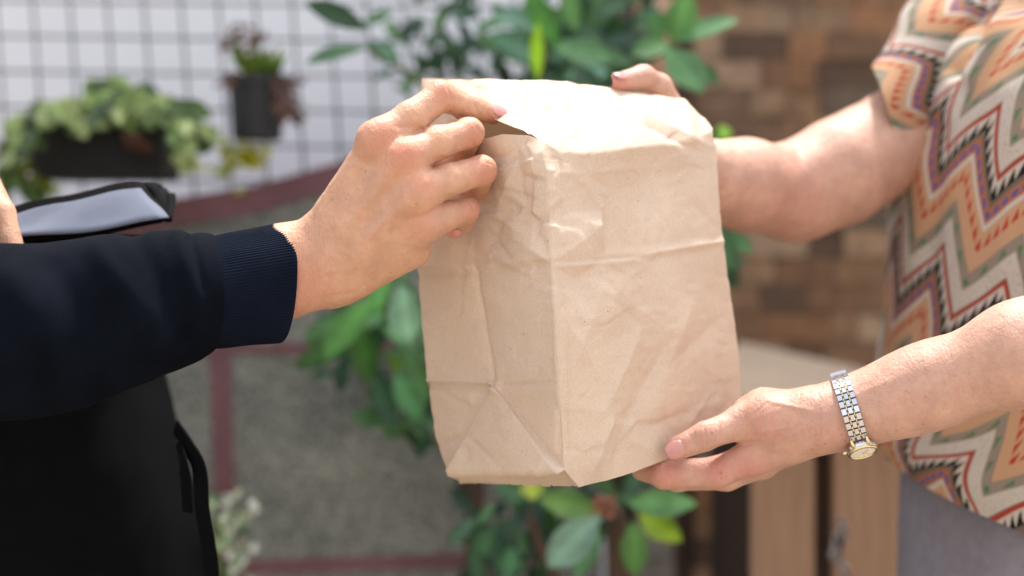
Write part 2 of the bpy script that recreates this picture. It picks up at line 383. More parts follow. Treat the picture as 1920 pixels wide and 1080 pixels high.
# wire grid, leaning a little
root = thing('wire_grid', P(420, 400, 1.97), 'grey square wire grid hung in front of the white wall, holding the pots', 'wire grid')
mb = MB(); vx = []
for k in range(-6, 17):
    u0 = 60+k*69.5; mb.tube([P(u0-16, -180, 2.0), P(u0+4, 40, 1.98), P(u0+32, 440, 1.95)], .0021, 6)
mb.build('vertical_wires', M['wire'], root, True); mb = MB()
for k in range(-3, 7):
    v0 = 3+k*66.5; mb.tube([P(-420, v0-8, 1.972), P(1180, v0+14, 1.972)], .0021, 6)
mb.build('horizontal_wires', M['wire'], root, True)
# pebble-dashed low wall with maroon painted bands
root = thing('low_wall', (P(700, 0, 1.93)[0], 2.0, 0), 'low grey washed pebble wall with maroon painted bands under the wire grid', 'wall')
top = [(-300, 470), (0, 440), (180, 412), (330, 375), (480, 350), (640, 305), (760, 255), (880, 225), (1000, 215), (1125, 212)]
D = 1.93
def ribbon(pts_top, pts_bot, d0, d1, name, mt, par):
    n = len(pts_top); V = []; F = []
    for (a, b_) in zip(pts_top, pts_bot): V += [P(*a, d0), P(*b_, d0)]
    for i in range(n-1): F.append((2*i, 2*i+2, 2*i+3, 2*i+1))
    o = 2*n; V += [v+np.array([0, d1-d0, 0]) for v in V[:]]
    for i in range(n-1): F += [(o+2*i, o+2*i+1, o+2*i+3, o+2*i+2), (2*i, o+2*i, o+2*i+2, 2*i+2), (2*i+1, 2*i+3, o+2*i+3, o+2*i+1)]
    F += [(0, 1, o+1, o), (2*n-2, o+2*n-2, o+2*n-1, 2*n-1)]
    return mesh_obj(name, V, F, mt, par, smooth=False)
zb = 540+CZ/(K*D)
ribbon(top, [(u, zb) for u, v in top], D, D+.25, 'wall_body', M['pebble'], root)
ribbon([(u, v-3) for u, v in top], [(u, v+48) for u, v in top], D-.006, D+.26, 'coping_band', M['maroon'], root)
ribbon([(-300, 648), (400, 645), (1125, 638)], [(-300, 668), (400, 664), (1125, 656)], D-.0035, D+.01, 'horizontal_band', M['maroon'], root)
ribbon([(-300, 1060), (430, 1052), (1125, 1030)], [(-300, 1088), (430, 1078), (1125, 1056)], D-.0035, D+.01, 'horizontal_band', M['maroon'], root)
ribbon([(392, 666), (430, 665)], [(408, 1062), (446, 1061)], D-.0025, D+.01, 'vertical_band', M['maroon'], root)
# stone mosaic wall
mb = MB(); Dt = 2.34; pal = [lin(92, 62, 36), lin(112, 74, 42), lin(128, 92, 60), lin(140, 108, 78), lin(150, 122, 94), lin(104, 76, 54), lin(120, 84, 52), lin(88, 70, 56), lin(74, 50, 34), lin(134, 88, 48)]
x0, x1 = P(1105, 0, Dt)[0], P(2500, 0, Dt)[0]; z = 0.0; hr = .046; row = 0
rr = random.Random(3)
while z < 3.9:  # rows above the view are added height, keeping sun off the plants
    x = x0+.17; h2 = hr
    while x < x1:
        w = rr.choice([.045, .06, .075, .09, .11]); c = rr.choice(pal); k = rr.uniform(.8, 1.1)
        if z < .95 and rr.random() < .25: c = lin(168, 160, 152)
        c = tuple(min(1, ((q*.86+sum(c)/3*.14)*.85+(.20, .125, .07)[ci_]*.15)*k) for ci_, q in enumerate(c))
        mb.box((x+.0008, Dt-.012-rr.uniform(0, .010), z+.0008), (x+w-.0008, Dt+.02, z+h2-.0008), c); x += w
    z += h2
z = 0
while z < 3.9:                                                # pale column of edge tiles
    h2 = rr.choice([.05, .065]); c = rr.choice([lin(172, 134, 112), lin(160, 120, 98), lin(184, 150, 128)])
    if z < .9: c = lin(142, 132, 124)
    mb.box((x0+.075, Dt-.03, z+.001), (x0+.135, Dt+.02, z+h2-.001), c); mb.box((x0, Dt-.01, z+.001), (x0+.074, Dt+.02, z+h2-.001), lin(70, 50, 38)); mb.box((x0+.136, Dt-.01, z+.001), (x0+.169, Dt+.02, z+h2-.001), lin(66, 46, 34)); z += h2
mb.box((x0-.02, Dt+.021, 0), (x1, Dt+.2, 3.88), lin(90, 70, 55))
tag(mb.build('stone_mosaic_wall', M['tile']), 'brown stone mosaic wall of small uneven rectangular tiles on the right', 'wall')
# wooden crate
root = thing('wooden_crate', (P(1545, 0, 1.8)[0], 1.95, 0), 'tall pale wooden crate of wide vertical boards in front of the stone mosaic wall', 'crate')
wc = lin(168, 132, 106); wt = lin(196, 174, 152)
A = P(1380, 745, 1.72); Bp = P(1690, 745, 1.72); zt = A[2]
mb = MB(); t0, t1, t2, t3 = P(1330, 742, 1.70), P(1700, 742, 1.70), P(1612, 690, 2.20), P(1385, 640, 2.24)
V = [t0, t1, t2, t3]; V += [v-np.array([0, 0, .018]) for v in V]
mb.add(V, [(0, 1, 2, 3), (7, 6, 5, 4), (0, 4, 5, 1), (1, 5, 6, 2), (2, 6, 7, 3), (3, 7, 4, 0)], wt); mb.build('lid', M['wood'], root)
for (a, b_) in ((1408, 1527), (1562, 1688)):
    KW = rr.uniform(.92, 1.08); mb = MB(); mb.box((P(a, 0, 1.72)[0], 1.715, 0.02), (P(b_, 0, 1.72)[0], 1.735, zt-.02), tuple(q*KW for q in wc), bev=.003); mb.build('board', M['wood'], root)
mb = MB(); mb.box((P(1412, 0, 1.75)[0], 1.745, 0), (P(1640, 0, 1.75)[0], 2.12, zt-.045), lin(66, 46, 32)); mb.build('carcass', M['wood'], root)
mb = MB()
for k in range(40):
    v = rr.uniform(970, 1078); u = 1574+8*math.sin(v/14)+rr.uniform(-8, 8); s_ = rr.uniform(1.5, 6); c = P(u, v, 1.7125)
    mb.add([c+np.array([math.cos(q)*s_*.0007*rr.uniform(.6, 1.2), 0, math.sin(q)*s_*.0012]) for q in np.linspace(0, 6.28, 9)[:-1]]+[c+np.array([math.cos(q)*s_*.0007, .0035, math.sin(q)*s_*.0012]) for q in np.linspace(0, 6.28, 9)[:-1]], [tuple(range(8))]+[(i, (i+1) % 8, 8+(i+1) % 8, 8+i) for i in range(8)], lin(190, 186, 186))
mb.build('paint_splash', M['tile'], root)
# ------------------------------------------------------------------ leaves
def leaf(mb, base, tip, w, col, facing=None, curl=.12, fold=.25, nx=9, shape=1.12):
    base, tip = np.asarray(base, float), np.asarray(tip, float); ax = tip-base; L_ = np.linalg.norm(ax); ax /= L_
    f = np.array([random.uniform(-.5, .5), -1, random.uniform(-.1, .9)]) if facing is None else np.asarray(facing, float)
    f = f-ax*(f@ax); f /= np.linalg.norm(f)+1e-9; side = np.cross(ax, f); V = []; F = []
    for i in range(nx+1):
        t = i/nx; ww = w/2*max(.04, (math.sin(math.pi*t**shape) if t < 1 else 0)**.75) if 0 < t < 1 else w*.015
        for j, s in enumerate((-1, -.5, 0, .5, 1)):
            V.append(base+ax*L_*t+side*ww*s+f*(abs(s)*ww*fold-curl*L_*(t-.2)**2+.012*w*math.sin(9*t+s*2)))
    for i in range(nx):
        for j in range(4): F.append((i*5+j, i*5+j+1, (i+1)*5+j+1, (i+1)*5+j))
    k = random.uniform(.75, 1.2); mb.add(V, F, [tuple(min(1, q*k*(1.35 if j == 2 else (1.0, .86)[(i+j) % 2])) for q in col) for i in range(nx+1) for j in range(5)])
G1, G2, G3, G4, G5, G6 = lin(72, 116, 66), lin(100, 148, 98), lin(48, 86, 54), lin(116, 156, 68), lin(150, 190, 44), lin(96, 140, 116)
def shrub(name, loc, label, leaves, stems, fill=(), cat='shrub', seed=1, group=None):
    random.seed(seed); root = thing(name, loc, label, cat, group); mb = MB()
    for (u0, v0, u1, v1, w, d, c) in leaves:
        leaf(mb, P(u0, v0, d), P(u1, v1, d+random.uniform(-.05, .03)), w*K*d, c)
    for (cx, cy, rx, ry, n, L0, wf, d0, d1, cs) in fill:
        for _ in range(n):
            a, r = random.uniform(0, 6.28), math.sqrt(random.random()); u, v = cx+rx*r*math.cos(a), cy+ry*r*math.sin(a); d = random.uniform(d0, d1)
            an = random.uniform(0, 6.28); l = L0*random.uniform(.7, 1.2)
            leaf(mb, P(u, v, d), P(u+l*math.cos(an), v+l*math.sin(an), d+random.uniform(-.04, .04)), l*wf*K*d, random.choice(cs))
    mb.build('foliage', M['leaf'], root, True)
    mb = MB()
    for s in stems:
        pts = [P(*q[:3]) for q in s]; mb.tube(catmull(pts, 12), list(np.interp(np.linspace(0, 1, 12), np.linspace(0, 1, len(s)), [q[3] for q in s])), 8, lin(86, 66, 54) if s[0][3] > .006 else lin(86, 100, 62))
    mb.build('stem', M['bark'], root, True); return root
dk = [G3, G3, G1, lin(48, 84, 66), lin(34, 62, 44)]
shrub('broadleaf_shrub', P(900, 1300, 1.8), 'tall broad-leaved green shrub spreading behind the top of the paper bag', [
    (692, 56, 574, 2, 44, 1.68, G3), (690, 88, 574, 112, 42, 1.68, lin(52, 96, 56)), (684, 84, 752, 112, 44, 1.70, lin(92, 132, 110)),
    (1008, 152, 1006, 44, 30, 1.66, lin(150, 196, 52)), (1010, 60, 925, 20, 60, 1.72, G6), (1000, 118, 925, 60, 62, 1.75, G6), (1050, 90, 985, -20, 50, 1.68, lin(62, 120, 30)),
    (1160, 112, 1040, 84, 54, 1.66, G2), (1120, 100, 1190, 118, 36, 1.70, G1), (1060, 150, 1140, 128, 50, 1.74, G6), (1040, 140, 960, 170, 50, 1.76, G3), (1080, 120, 1120, 190, 50, 1.74, G3),
    (1262, 82, 1290, -14, 62, 1.64, G2), (1268, 80, 1382, 30, 52, 1.62, G2), (1258, 84, 1186, 98, 52, 1.64, lin(80, 134, 66)), (1246, 92, 1320, 168, 74, 1.62, G2), (1240, 80, 1226, 20, 50, 1.68, lin(62, 112, 40)), (1300, 130, 1352, 150, 34, 1.68, G1), (1080, 60, 1060, -30, 40, 1.7, G2),
    (1350, 262, 1364, 234, 30, 1.66, lin(128, 176, 40)), (1345, 420, 1372, 505, 46, 1.72, lin(48, 92, 44)), (1352, 440, 1412, 470, 44, 1.72, lin(58, 104, 50)), (1340, 470, 1380, 540, 44, 1.75, G3), (1350, 300, 1336, 240, 30, 1.7, G1)],
    [((880, 1500, 1.80, .014), (900, 700, 1.80, .012), (960, 300, 1.78, .008), (1010, 150, 1.74, .005), (1030, 20, 1.72, .003)), ((940, 400, 1.79, .006), (1140, 180, 1.72, .004), (1262, 84, 1.64, .003)), ((930, 420, 1.79, .006), (830, 200, 1.75, .004), (690, 88, 1.69, .003)), ((1180, 900, 1.8, .008), (1290, 600, 1.76, .006), (1345, 430, 1.73, .004), (1355, 260, 1.7, .002))],
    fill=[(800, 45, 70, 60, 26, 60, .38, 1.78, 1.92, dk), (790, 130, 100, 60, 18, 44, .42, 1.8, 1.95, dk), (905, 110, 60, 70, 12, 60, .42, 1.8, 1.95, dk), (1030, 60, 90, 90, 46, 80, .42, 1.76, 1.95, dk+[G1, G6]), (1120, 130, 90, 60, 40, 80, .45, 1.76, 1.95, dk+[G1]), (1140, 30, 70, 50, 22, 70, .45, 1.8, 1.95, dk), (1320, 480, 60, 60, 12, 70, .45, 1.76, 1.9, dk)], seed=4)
shrub('trailing_shrub', P(700, 1300, 1.8), 'green leafy shrub before the pebble wall, beside the lower left of the bag', [
    (752, 534, 768, 642, 66, 1.58, lin(132, 176, 142)), (700, 556, 606, 668, 60, 1.66, lin(86, 150, 56)), (650, 640, 552, 690, 44, 1.66, G1), (676, 610, 690, 716, 56, 1.68, lin(70, 132, 54)), (728, 500, 700, 590, 50, 1.68, lin(84, 140, 70)),
    (760, 640, 800, 760, 50, 1.68, G1), (700, 700, 740, 800, 44, 1.7, G3), (620, 600, 570, 640, 34, 1.7, lin(78, 128, 58)), (740, 700, 790, 790, 50, 1.66, lin(60, 110, 60)), (810, 560, 780, 640, 50, 1.7, G1)],
    [((1000, 1500, 1.83, .008), (850, 840, 1.82, .006), (740, 600, 1.74, .005), (700, 540, 1.7, .003)), ((850, 840, 1.82, .005), (720, 780, 1.75, .003), (680, 700, 1.72, .003))],
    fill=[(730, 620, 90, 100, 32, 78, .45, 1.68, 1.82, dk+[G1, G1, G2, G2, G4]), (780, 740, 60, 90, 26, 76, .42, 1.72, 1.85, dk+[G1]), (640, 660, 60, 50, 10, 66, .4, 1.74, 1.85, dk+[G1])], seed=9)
# thick-stemmed plant in a pot low in front
rt = shrub('thick_stemmed_plant', P(1165, 1330, 1.62), 'low plant with thick pinkish stem and glossy whorled leaves below the paper bag', [
    (1128, 962, 1014, 934, 58, 1.56, lin(112, 158, 72)), (1176, 944, 1302, 944, 50, 1.54, G2), (1126, 966, 1024, 1064, 72, 1.52, lin(122, 158, 142)), (1188, 978, 1190, 1078, 52, 1.55, lin(70, 112, 40)), (1196, 962, 1276, 1012, 52, 1.56, lin(128, 156, 30)),
    (995, 900, 1000, 936, 46, 1.62, lin(180, 196, 60)), (1150, 930, 1110, 880, 46, 1.6, G1), (1170, 930, 1200, 880, 48, 1.6, G3), (1120, 985, 1080, 1080, 50, 1.56, G2), (980, 940, 930, 900, 40, 1.66, lin(86, 130, 100)),
    (960, 990, 880, 1040, 50, 1.66, lin(70, 116, 72)), (960, 1020, 950, 1090, 46, 1.66, lin(84, 130, 96))],
    [((1162, 1340, 1.6, .022), (1166, 1120, 1.6, .018), (1156, 985, 1.58, .012), (1152, 950, 1.57, .006)), ((1150, 1200, 1.62, .010), (1040, 1080, 1.64, .007), (990, 960, 1.64, .004))],
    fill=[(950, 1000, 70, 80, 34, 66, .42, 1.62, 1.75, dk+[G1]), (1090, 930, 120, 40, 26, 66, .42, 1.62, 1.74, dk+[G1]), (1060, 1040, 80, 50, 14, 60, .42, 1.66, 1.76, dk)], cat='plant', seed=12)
mb = MB(); random.seed(5)
for k in range(26):
    a = P(1130+random.uniform(-22, 22), 955+random.uniform(-18, 18), 1.55); leaf(mb, a, a+np.array([random.uniform(-.008, .008), -.004, random.uniform(.002, .01)]), .006, lin(178, 116, 104), nx=4)
mb.build('flower_bud', M['petal'], rt, True)
# floor pot for it
def pot(parent, c, r0, r1, h, name='pot', mt='plastic', n=32):
    V = []; F = []; prof = [(0, 0), (r0, 0), (r0+(r1-r0)*.85, h*.86), (r1*1.06, h*.865), (r1*1.06, h), (r1*.95, h), (r1*.9, h*.9), (0, h*.88)]
    for r, z_ in prof:
        for k in range(n): V.append(np.asarray(c)+np.array([r*math.cos(6.2832*k/n), r*math.sin(6.2832*k/n), z_]))
    for i in range(len(prof)-1):
        for k in range(n): F.append((i*n+k, i*n+(k+1) % n, (i+1)*n+(k+1) % n, (i+1)*n+k))
    return mesh_obj(name, V, F, M[mt], parent, smooth=False)
tp = thing('plant_pot', (P(1162, 0, 1.6)[0], 1.6, 0), 'dark round floor pot under the thick-stemmed plant', 'pot'); pot(tp, (P(1162, 0, 1.6)[0], 1.6, 0), .11, .15, .5)
for o in rt.children: pass
# hanging planters
root = thing('hanging_planter', P(205, 340, 1.88), 'long dark plastic planter with leafy green plant, hooked on the wire grid', 'planter')
a, bq = P(80, 242, 1.84), P(326, 337, 1.84); h = a[2]-bq[2]; w = bq[0]-a[0]; cx = (a[0]+bq[0])/2
V = []
for (z_, kx, y0, y1) in ((bq[2], .94, 1.80, 1.89), (a[2]-.006, 1.0, 1.785, 1.905), (a[2]-.006, 1.03, 1.778, 1.912), (a[2]+.004, 1.03, 1.778, 1.912), (a[2]+.004, .97, 1.79, 1.90), (a[2]-.012, .96, 1.793, 1.897)):
    V += [(cx-w/2*kx, y0, z_), (cx+w/2*kx, y0, z_), (cx+w/2*kx, y1, z_), (cx-w/2*kx, y1, z_)]
F = [(i*4+k, i*4+(k+1) % 4, i*4+4+(k+1) % 4, i*4+4+k) for i in range(5) for k in range(4)]+[(3, 2, 1, 0), (20, 21, 22, 23)]
o = mesh_obj('trough', V, F, M['plastic'], root, smooth=False); bv = o.modifiers.new('b', 'BEVEL'); bv.width = .003; bv.segments = 2
mb = MB()
for u in (140, 270): mb = MB(); mb.tube([P(u, 300, 1.93), P(u, 236, 1.93), P(u, 215, 1.955), P(u, 204, 1.967), P(u, 196, 1.975), P(u, 204, 1.985)], .0022, 6); mb.build('hook', M['wire'], root, True)
random.seed(21); mb = MB(); cs = [lin(122, 146, 70), lin(144, 164, 92), lin(92, 118, 52), lin(162, 176, 116), lin(76, 100, 44), lin(56, 80, 38)]
for k in range(120):
    x = random.random(); u = 15+x*370; top_ = 165+25*math.sin(x*9)+(30 if .28 < x < .4 else 0)
    v = random.uniform(top_, 222); d = random.uniform(1.72, 1.9); l = random.uniform(44, 74); an = random.uniform(.2, 2.9)
    if x < .12 or x > .85: an = random.uniform(.9, 2.2); v += random.uniform(0, 60)
    leaf(mb, P(u, v, d), P(u+l*math.cos(an), v+l*math.sin(an)*.55, d-.03), l*.62*K*d, random.choice(cs), facing=(random.uniform(-.6, .6), -.8, random.uniform(.2, 1)), curl=.25, nx=6)
for k in range(40):
    u, v = random.uniform(0, 75), random.uniform(240, 355); l = random.uniform(26, 46); an = random.uniform(.8, 2.4); d = random.uniform(1.8, 1.9)
    leaf(mb, P(u, v, d), P(u+l*math.cos(an), v+l*math.sin(an), d), l*.6*K*d, random.choice([lin(108, 112, 40), lin(78, 104, 52), lin(98, 130, 74)]), nx=6)
mb.build('foliage', M['leaf'], root, True)
mb = MB()
for k in range(30):
    u0, x = random.uniform(100, 320), random.uniform(-60, 60); mb.tube([P(u0, 262, 1.84), P(u0+x*.5, 220, 1.82), P(u0+x, 185, 1.8)], .0018, 5, lin(120, 110, 70))
for k in range(8):
    u0 = random.uniform(228, 262); mb.tube([P(u0, 238, 1.80), P(u0+6, 262, 1.765), P(u0+random.uniform(10, 34), random.uniform(275, 292), 1.765)], .003, 5, lin(96, 60, 44))
mb.build('stem', M['bark'], root, True)
for k in range(30):
    pass
root = thing('hanging_pot', P(482, 262, 1.88), 'small dark green plastic pot with dried brown plant, hooked high on the wire grid', 'pot')
c = P(482, 262, 1.88); pot(root, c, P(527, 0, 1.88)[0]-c[0], P(536, 0, 1.88)[0]-c[0], P(0, 146, 1.88)[2]-c[2], 'pot_shell')
mb = MB(); mb.tube([P(482, 190, 1.95), P(482, 140, 1.955), P(482, 132, 1.972), P(482, 140, 1.984)], .0022, 6); mb.build('hook', M['wire'], root, True)
mb = MB(); random.seed(8)
for (x, y) in ((430, 80), (444, 62), (476, 66), (500, 95), (455, 90)):
    mb.tube(catmull([P(480+random.uniform(-10, 20), 150, 1.87), P(470+(x-470)*.6, 120, 1.86), P(x, y, 1.85)], 8), .0035, 6, lin(104, 128, 52))
mb.build('stem', M['bark'], root, True); mb = MB()
for k in range(26):
    u = random.uniform(470, 515); leaf(mb, P(u, 152, 1.86), P(u+random.uniform(-25, 25), random.uniform(85, 140), 1.84), 14*K*1.85, random.choice([lin(98, 126, 44), lin(122, 146, 58), lin(80, 108, 50)]), nx=6)
mb.build('foliage', M['leaf'], root, True); mb = MB()
for (x, y, n, s_) in ((430, 80, 12, 16), (448, 62, 14, 16), (478, 66, 12, 13), (536, 165, 40, 26), (540, 200, 30, 22), (550, 222, 12, 12), (430, 148, 10, 14)):
    mb = MB()
    for k in range(n):
        a = P(x+random.gauss(0, s_*.55), y+random.gauss(0, s_*.55), 1.83+random.uniform(-.02, .03)); leaf(mb, a, a+np.array([random.uniform(-.012, .012), -.003, random.uniform(-.016, .010)]), .007, random.choice([lin(96, 62, 54), lin(120, 84, 70), lin(78, 48, 42)]), nx=4)
    mb.build('dried_flower', M['petal'], root, True)
# small yellow-leaved sprigs on the grid
yl = 'yellow-leaved sprigs hanging on the wire grid'
for i, (u, v, lb) in enumerate(((344, 300, 'bright yellow sprig on the wire grid beside the end of the long planter'), (462, 288, 'bright yellow sprig on the wire grid under the small pot'), (425, 306, 'faded yellow-green sprig hanging low on the wire grid'), (88, 352, 'yellow-green sprig under the left end of the long planter'))):
    root = thing('yellow_sprig', P(u, v+14, 1.93), lb, 'sprig', yl); mb = MB(); random.seed(30+i); n = (30, 44, 24, 22)[i]; cl = (lin(214, 214, 20), lin(222, 216, 30), lin(190, 196, 80), lin(176, 190, 40))[i]
    for k in range(n):
        x, y = u+random.gauss(0, 11 if i != 1 else 18), v+random.gauss(0, 9 if i != 2 else 20); a = random.uniform(0, 6.28)
        leaf(mb, P(x, y, 1.92), P(x+19*math.cos(a), y+19*math.sin(a), 1.90), 13*K*1.9, cl, nx=5)
    mb.build('leaves', M['petal'], root, True); mb = MB(); mb.tube([P(u, v+22, 1.94), P(u, v, 1.94), P(u+5, v-26, 1.962)], .0018, 5, lin(110, 130, 60)); mb.build('stem', M['bark'], root, True)
# variegated white plant by the pebble wall
random.seed(44); root = thing('variegated_plant', (P(415, 0, 1.75)[0], 1.75, 0), 'small white and green variegated plant low at the foot of the pebble wall', 'plant'); mb = MB()
for k in range(110):
    y = random.uniform(925, 1180); u = 422+random.gauss(0, 24)+(8 if y < 980 else 0); a = random.uniform(0, 6.28); d = random.uniform(1.68, 1.8)
    leaf(mb, P(u, y, d), P(u+20*math.cos(a), y+20*math.sin(a), d-.01), 15*K*d, random.choice([lin(226, 232, 218), lin(206, 216, 196), lin(96, 132, 88), lin(180, 198, 160)]), nx=5)
mb.build('foliage', M['leaf'], root, True); mb = MB()
for k in range(7): mb.tube(catmull([(P(415, 0, 1.75)[0]+random.uniform(-.02, .02), 1.75, 0), P(412+random.uniform(-25, 25), 1250, 1.75), P(410+random.uniform(-30, 30), random.uniform(940, 1080), 1.74)], 8), .002, 5, lin(96, 110, 62))
mb.build('stem', M['bark'], root, True)
# ================================================================== PAPER BAG
bag = thing('paper_bag', P(1080, 900, 1.07), 'large crumpled brown kraft paper bag with folded-over top, held between the two people', 'paper bag')
def curve(tab, t):
    tab = np.array(tab, float); return np.stack([np.interp(t, tab[:, 0], tab[:, k]) for k in (1, 2, 3)], -1)
Ct = [(0, 1085, 914, 1.012), (.035, 1058, 881, 1.0), (.25, 1047, 722, .998), (.45, 1041, 600, .999), (.62, 1033, 494, 1.003), (.78, 1029, 400, 1.008), (.9, 1025, 318, 1.012), (1, 1008, 262, 1.022)]
Rt = [(0, 1388, 800, 1.135), (.09, 1391, 742, 1.137), (.25, 1384, 655, 1.137), (.45, 1371, 560, 1.135), (.62, 1357, 452, 1.13), (.64, 1354, 440, 1.132), (.8, 1347, 345, 1.132), (1, 1341, 244, 1.138)]
Lt = [(0, 853, 901, 1.125), (.035, 843, 888, 1.12), (.06, 832, 862, 1.12), (.1, 818, 818, 1.12), (.25, 803, 714, 1.12), (.45, 792, 610, 1.122), (.62, 785, 508, 1.125), (.8, 784, 400, 1.13), (1, 792, 166, 1.145)]
Gt = [(.25, 930, 722, 1.056), (.45, 908, 600, 1.072), (.62, 893, 508, 1.070), (.75, 893, 430, 1.072), (.85, 903, 366, 1.062), (.93, 916, 312, 1.052), (1, 903, 262, 1.046)]
Gat = [(0, 862, 904, 1.145), (.035, 848, 881, 1.098), (.25, 930, 722, 1.056)]
Gbt = [(0, 1072, 911, 1.035), (.035, 1057.5, 881.2, .9995), (.25, 930, 722, 1.056)]
Tt = [(0, 790, 146, 1.140), (.2, 900, 148, 1.108), (.45, 1050, 152, 1.106), (.62, 1150, 166, 1.128), (.74, 1215, 176, 1.14), (.86, 1280, 187, 1.152), (1, 1340, 240, 1.142)]
Kt = [(0, 796, 178, 1.13), (.15, 880, 232, 1.07), (.22, 922, 221, 1.05), (.33, 984, 244, 1.03), (.40, 1008, 262, 1.022), (.47, 1050, 284, 1.022), (.6, 1110, 288, 1.035), (.75, 1200, 275, 1.066), (.9, 1290, 267, 1.108), (1, 1341, 244, 1.138)]
Bt = [(0, 1240, 850, 1.25), (.25, 1238, 720, 1.25), (.62, 1225, 500, 1.24), (.9, 1230, 250, 1.21), (1, 1300, 205, 1.16)]
tp_ = np.unique(np.concatenate([np.linspace(0, 1, 190), [.035, .25, .62]]))
BV = []; BF = []; BU = []
def patch(fn, S_, T_):
    """fn(s,t)->(u,v,d)"""
    n0 = len(BV); ns, ntt = len(S_), len(T_)
    for t in T_:
        for s in S_: q = fn(s, t); BV.append(P(*q)); BU.append((q[0], q[1]))
    for j in range(ntt-1):
        for i in range(ns-1): BF.append((n0+j*ns+i, n0+j*ns+i+1, n0+(j+1)*ns+i+1, n0+(j+1)*ns+i))
def front(s, t):
    c, r = curve(Ct, t), curve(Rt, t); q = c+(r-c)*s
    w = np.clip((t-.78)/.22, 0, 1)**1.6; kk = curve(Kt, .40+.60*s); top_ = curve(Ct, 1)+(curve(Rt, 1)-curve(Ct, 1))*s
    q = q+(kk-top_)*w
    q[2] -= .014*math.sin(math.pi*s)*(1-w)*math.sin(math.pi*min(1, t+.12))
    q[1] += 10*math.sin(math.pi*min(1, s*1.25))*max(0, 1-t/.12) if s < .8 else 0
    return q
patch(front, np.linspace(0, 1, 120), tp_)
tB = tp_[tp_ >= .25-1e-9]
topB = [(0, 903, 262, 1.046), (.35, 940, 252, 1.036), (.8, 990, 253, 1.026), (1, 1008, 262, 1.022)]
def panelB(s, t):
    c, g_ = curve(Ct, t), curve(Gt, t); q = g_+(c-g_)*s; w = np.clip((t-.9)/.1, 0, 1)
    q = q+(curve(topB, s)-(curve(Gt, 1)*(1-s)+curve(Ct, 1)*s))*w
    q[2] -= .006*math.sin(math.pi*s)*np.clip((t-.3)*3, 0, 1); return q
patch(panelB, np.linspace(0, 1, 60), tB)
def panelA(s, t):
    g_, l = curve(Gt if t >= .25 else Gat, t), curve(Lt, t); q = l+(g_-l)*s; q[2] -= .005*math.sin(math.pi*s)*np.clip((t-.1)*3, 0, 1); return q
patch(panelA, np.linspace(0, 1, 50), tp_)
tT = tp_[tp_ <= .25+1e-9]
patch(lambda s, t: curve(Gat, t)+(curve(Gbt, t)-curve(Gat, t))*s-np.array([0, 0, .004*math.sin(math.pi*s)*math.sin(math.pi*min(1, t/.25))]), np.linspace(0, 1, 70), tT)
patch(lambda s, t: curve(Gbt, t)+(curve(Ct, t)-curve(Gbt, t))*s, np.linspace(0, 1, 40), tT)
def slope(s, t):
    k, T = curve(Kt, s), curve(Tt, s); q = k+(T-k)*t; q[2] -= .006*math.sin(math.pi*t)*math.sin(math.pi*s); q[1] -= 6*math.sin(math.pi*t)*math.sin(math.pi*s); return q
sK = np.unique(np.concatenate([np.linspace(0, .4, 60), .40+.60*np.linspace(0, 1, 120)]))
patch(slope, sK, np.linspace(0, 1, 60))
patch(lambda s, t: curve(Lt, t)*(1-s)+curve(Bt, t)*s if t < .9 else (curve(Lt, .9)*(1-s)+curve(Bt, .9)*s)*(1-(t-.9)/.1)+curve(Tt, s)*((t-.9)/.1), np.linspace(0, 1, 40), tp_[::4].tolist()+[1.0])
patch(lambda s, t: curve(Rt, t)*(1-s)+curve(Bt, t)*s, np.linspace(0, 1, 24), tp_[::4].tolist()+[1.0])
patch(lambda s, t: (curve(Gat, 0)*(1-s)+curve(Gbt, 0)*s)*(1-t)+(curve(Bt, 0)*(.1+.0*s)+curve(Bt, 0)*.9*1.0*s+curve(Lt, 0)*.9*(1-s))*t, np.linspace(0, 1, 30), np.linspace(0, 1, 12))
patch(lambda s, t: (curve(Ct, 0)*(1-s)+curve(Rt, 0)*s)*(1-t)+(curve(Gbt, 0)*(1-s)+curve(Bt, 0)*s)*t, np.linspace(0, 1, 40), np.linspace(0, 1, 12))
BV = np.array(BV); BU = np.array(BU)
bm = bmesh.new(); vs = [bm.verts.new(v) for v in BV]
for f in BF:
    try: bm.faces.new([vs[i] for i in f])
    except ValueError: pass
bmesh.ops.remove_doubles(bm, verts=bm.verts, dist=.00025)
bmesh.ops.dissolve_degenerate(bm, edges=bm.edges, dist=1e-6)
bmesh.ops.recalc_face_normals(bm, faces=bm.faces)
bm.verts.ensure_lookup_table(); bm.normal_update()
co = np.array([v.co[:] for v in bm.verts]); no = np.array([v.normal[:] for v in bm.verts]); px = to_px(co)
flip = np.sign(-(no*(co-np.array([0, 0, CZ]))).sum(1)); flip[flip == 0] = 1
vis = no@np.array([0, -1, 0.])
kl = np.full(len(px), 1e9); KK = [curve(Kt, x) for x in np.linspace(.40, 1, 24)]
for a_, b_ in zip(KK[:-1], KK[1:]): kl = np.minimum(kl, segd(px, a_[0], a_[1], b_[0], b_[1])[0])
sel = [v for v, k_, c_, P2 in zip(bm.verts, kl, co, px) if k_ < 24 and c_[1] < 1.16 and P2[0] > 1040]
for _ in range(22): bmesh.ops.smooth_vert(bm, verts=sel, factor=.5, use_axis_x=True, use_axis_y=True, use_axis_z=True)
bm.normal_update(); co = np.array([v.co[:] for v in bm.verts]); no = np.array([v.normal[:] for v in bm.verts]); px = to_px(co); vis = no@np.array([0, -1, 0.])
fsign = 1.0 if np.median((vis)[(px[:, 0] > 1100) & (px[:, 0] < 1300) & (px[:, 1] > 400) & (co[:, 1] < 1.12)]) > 0 else -1.0
no = no*fsign
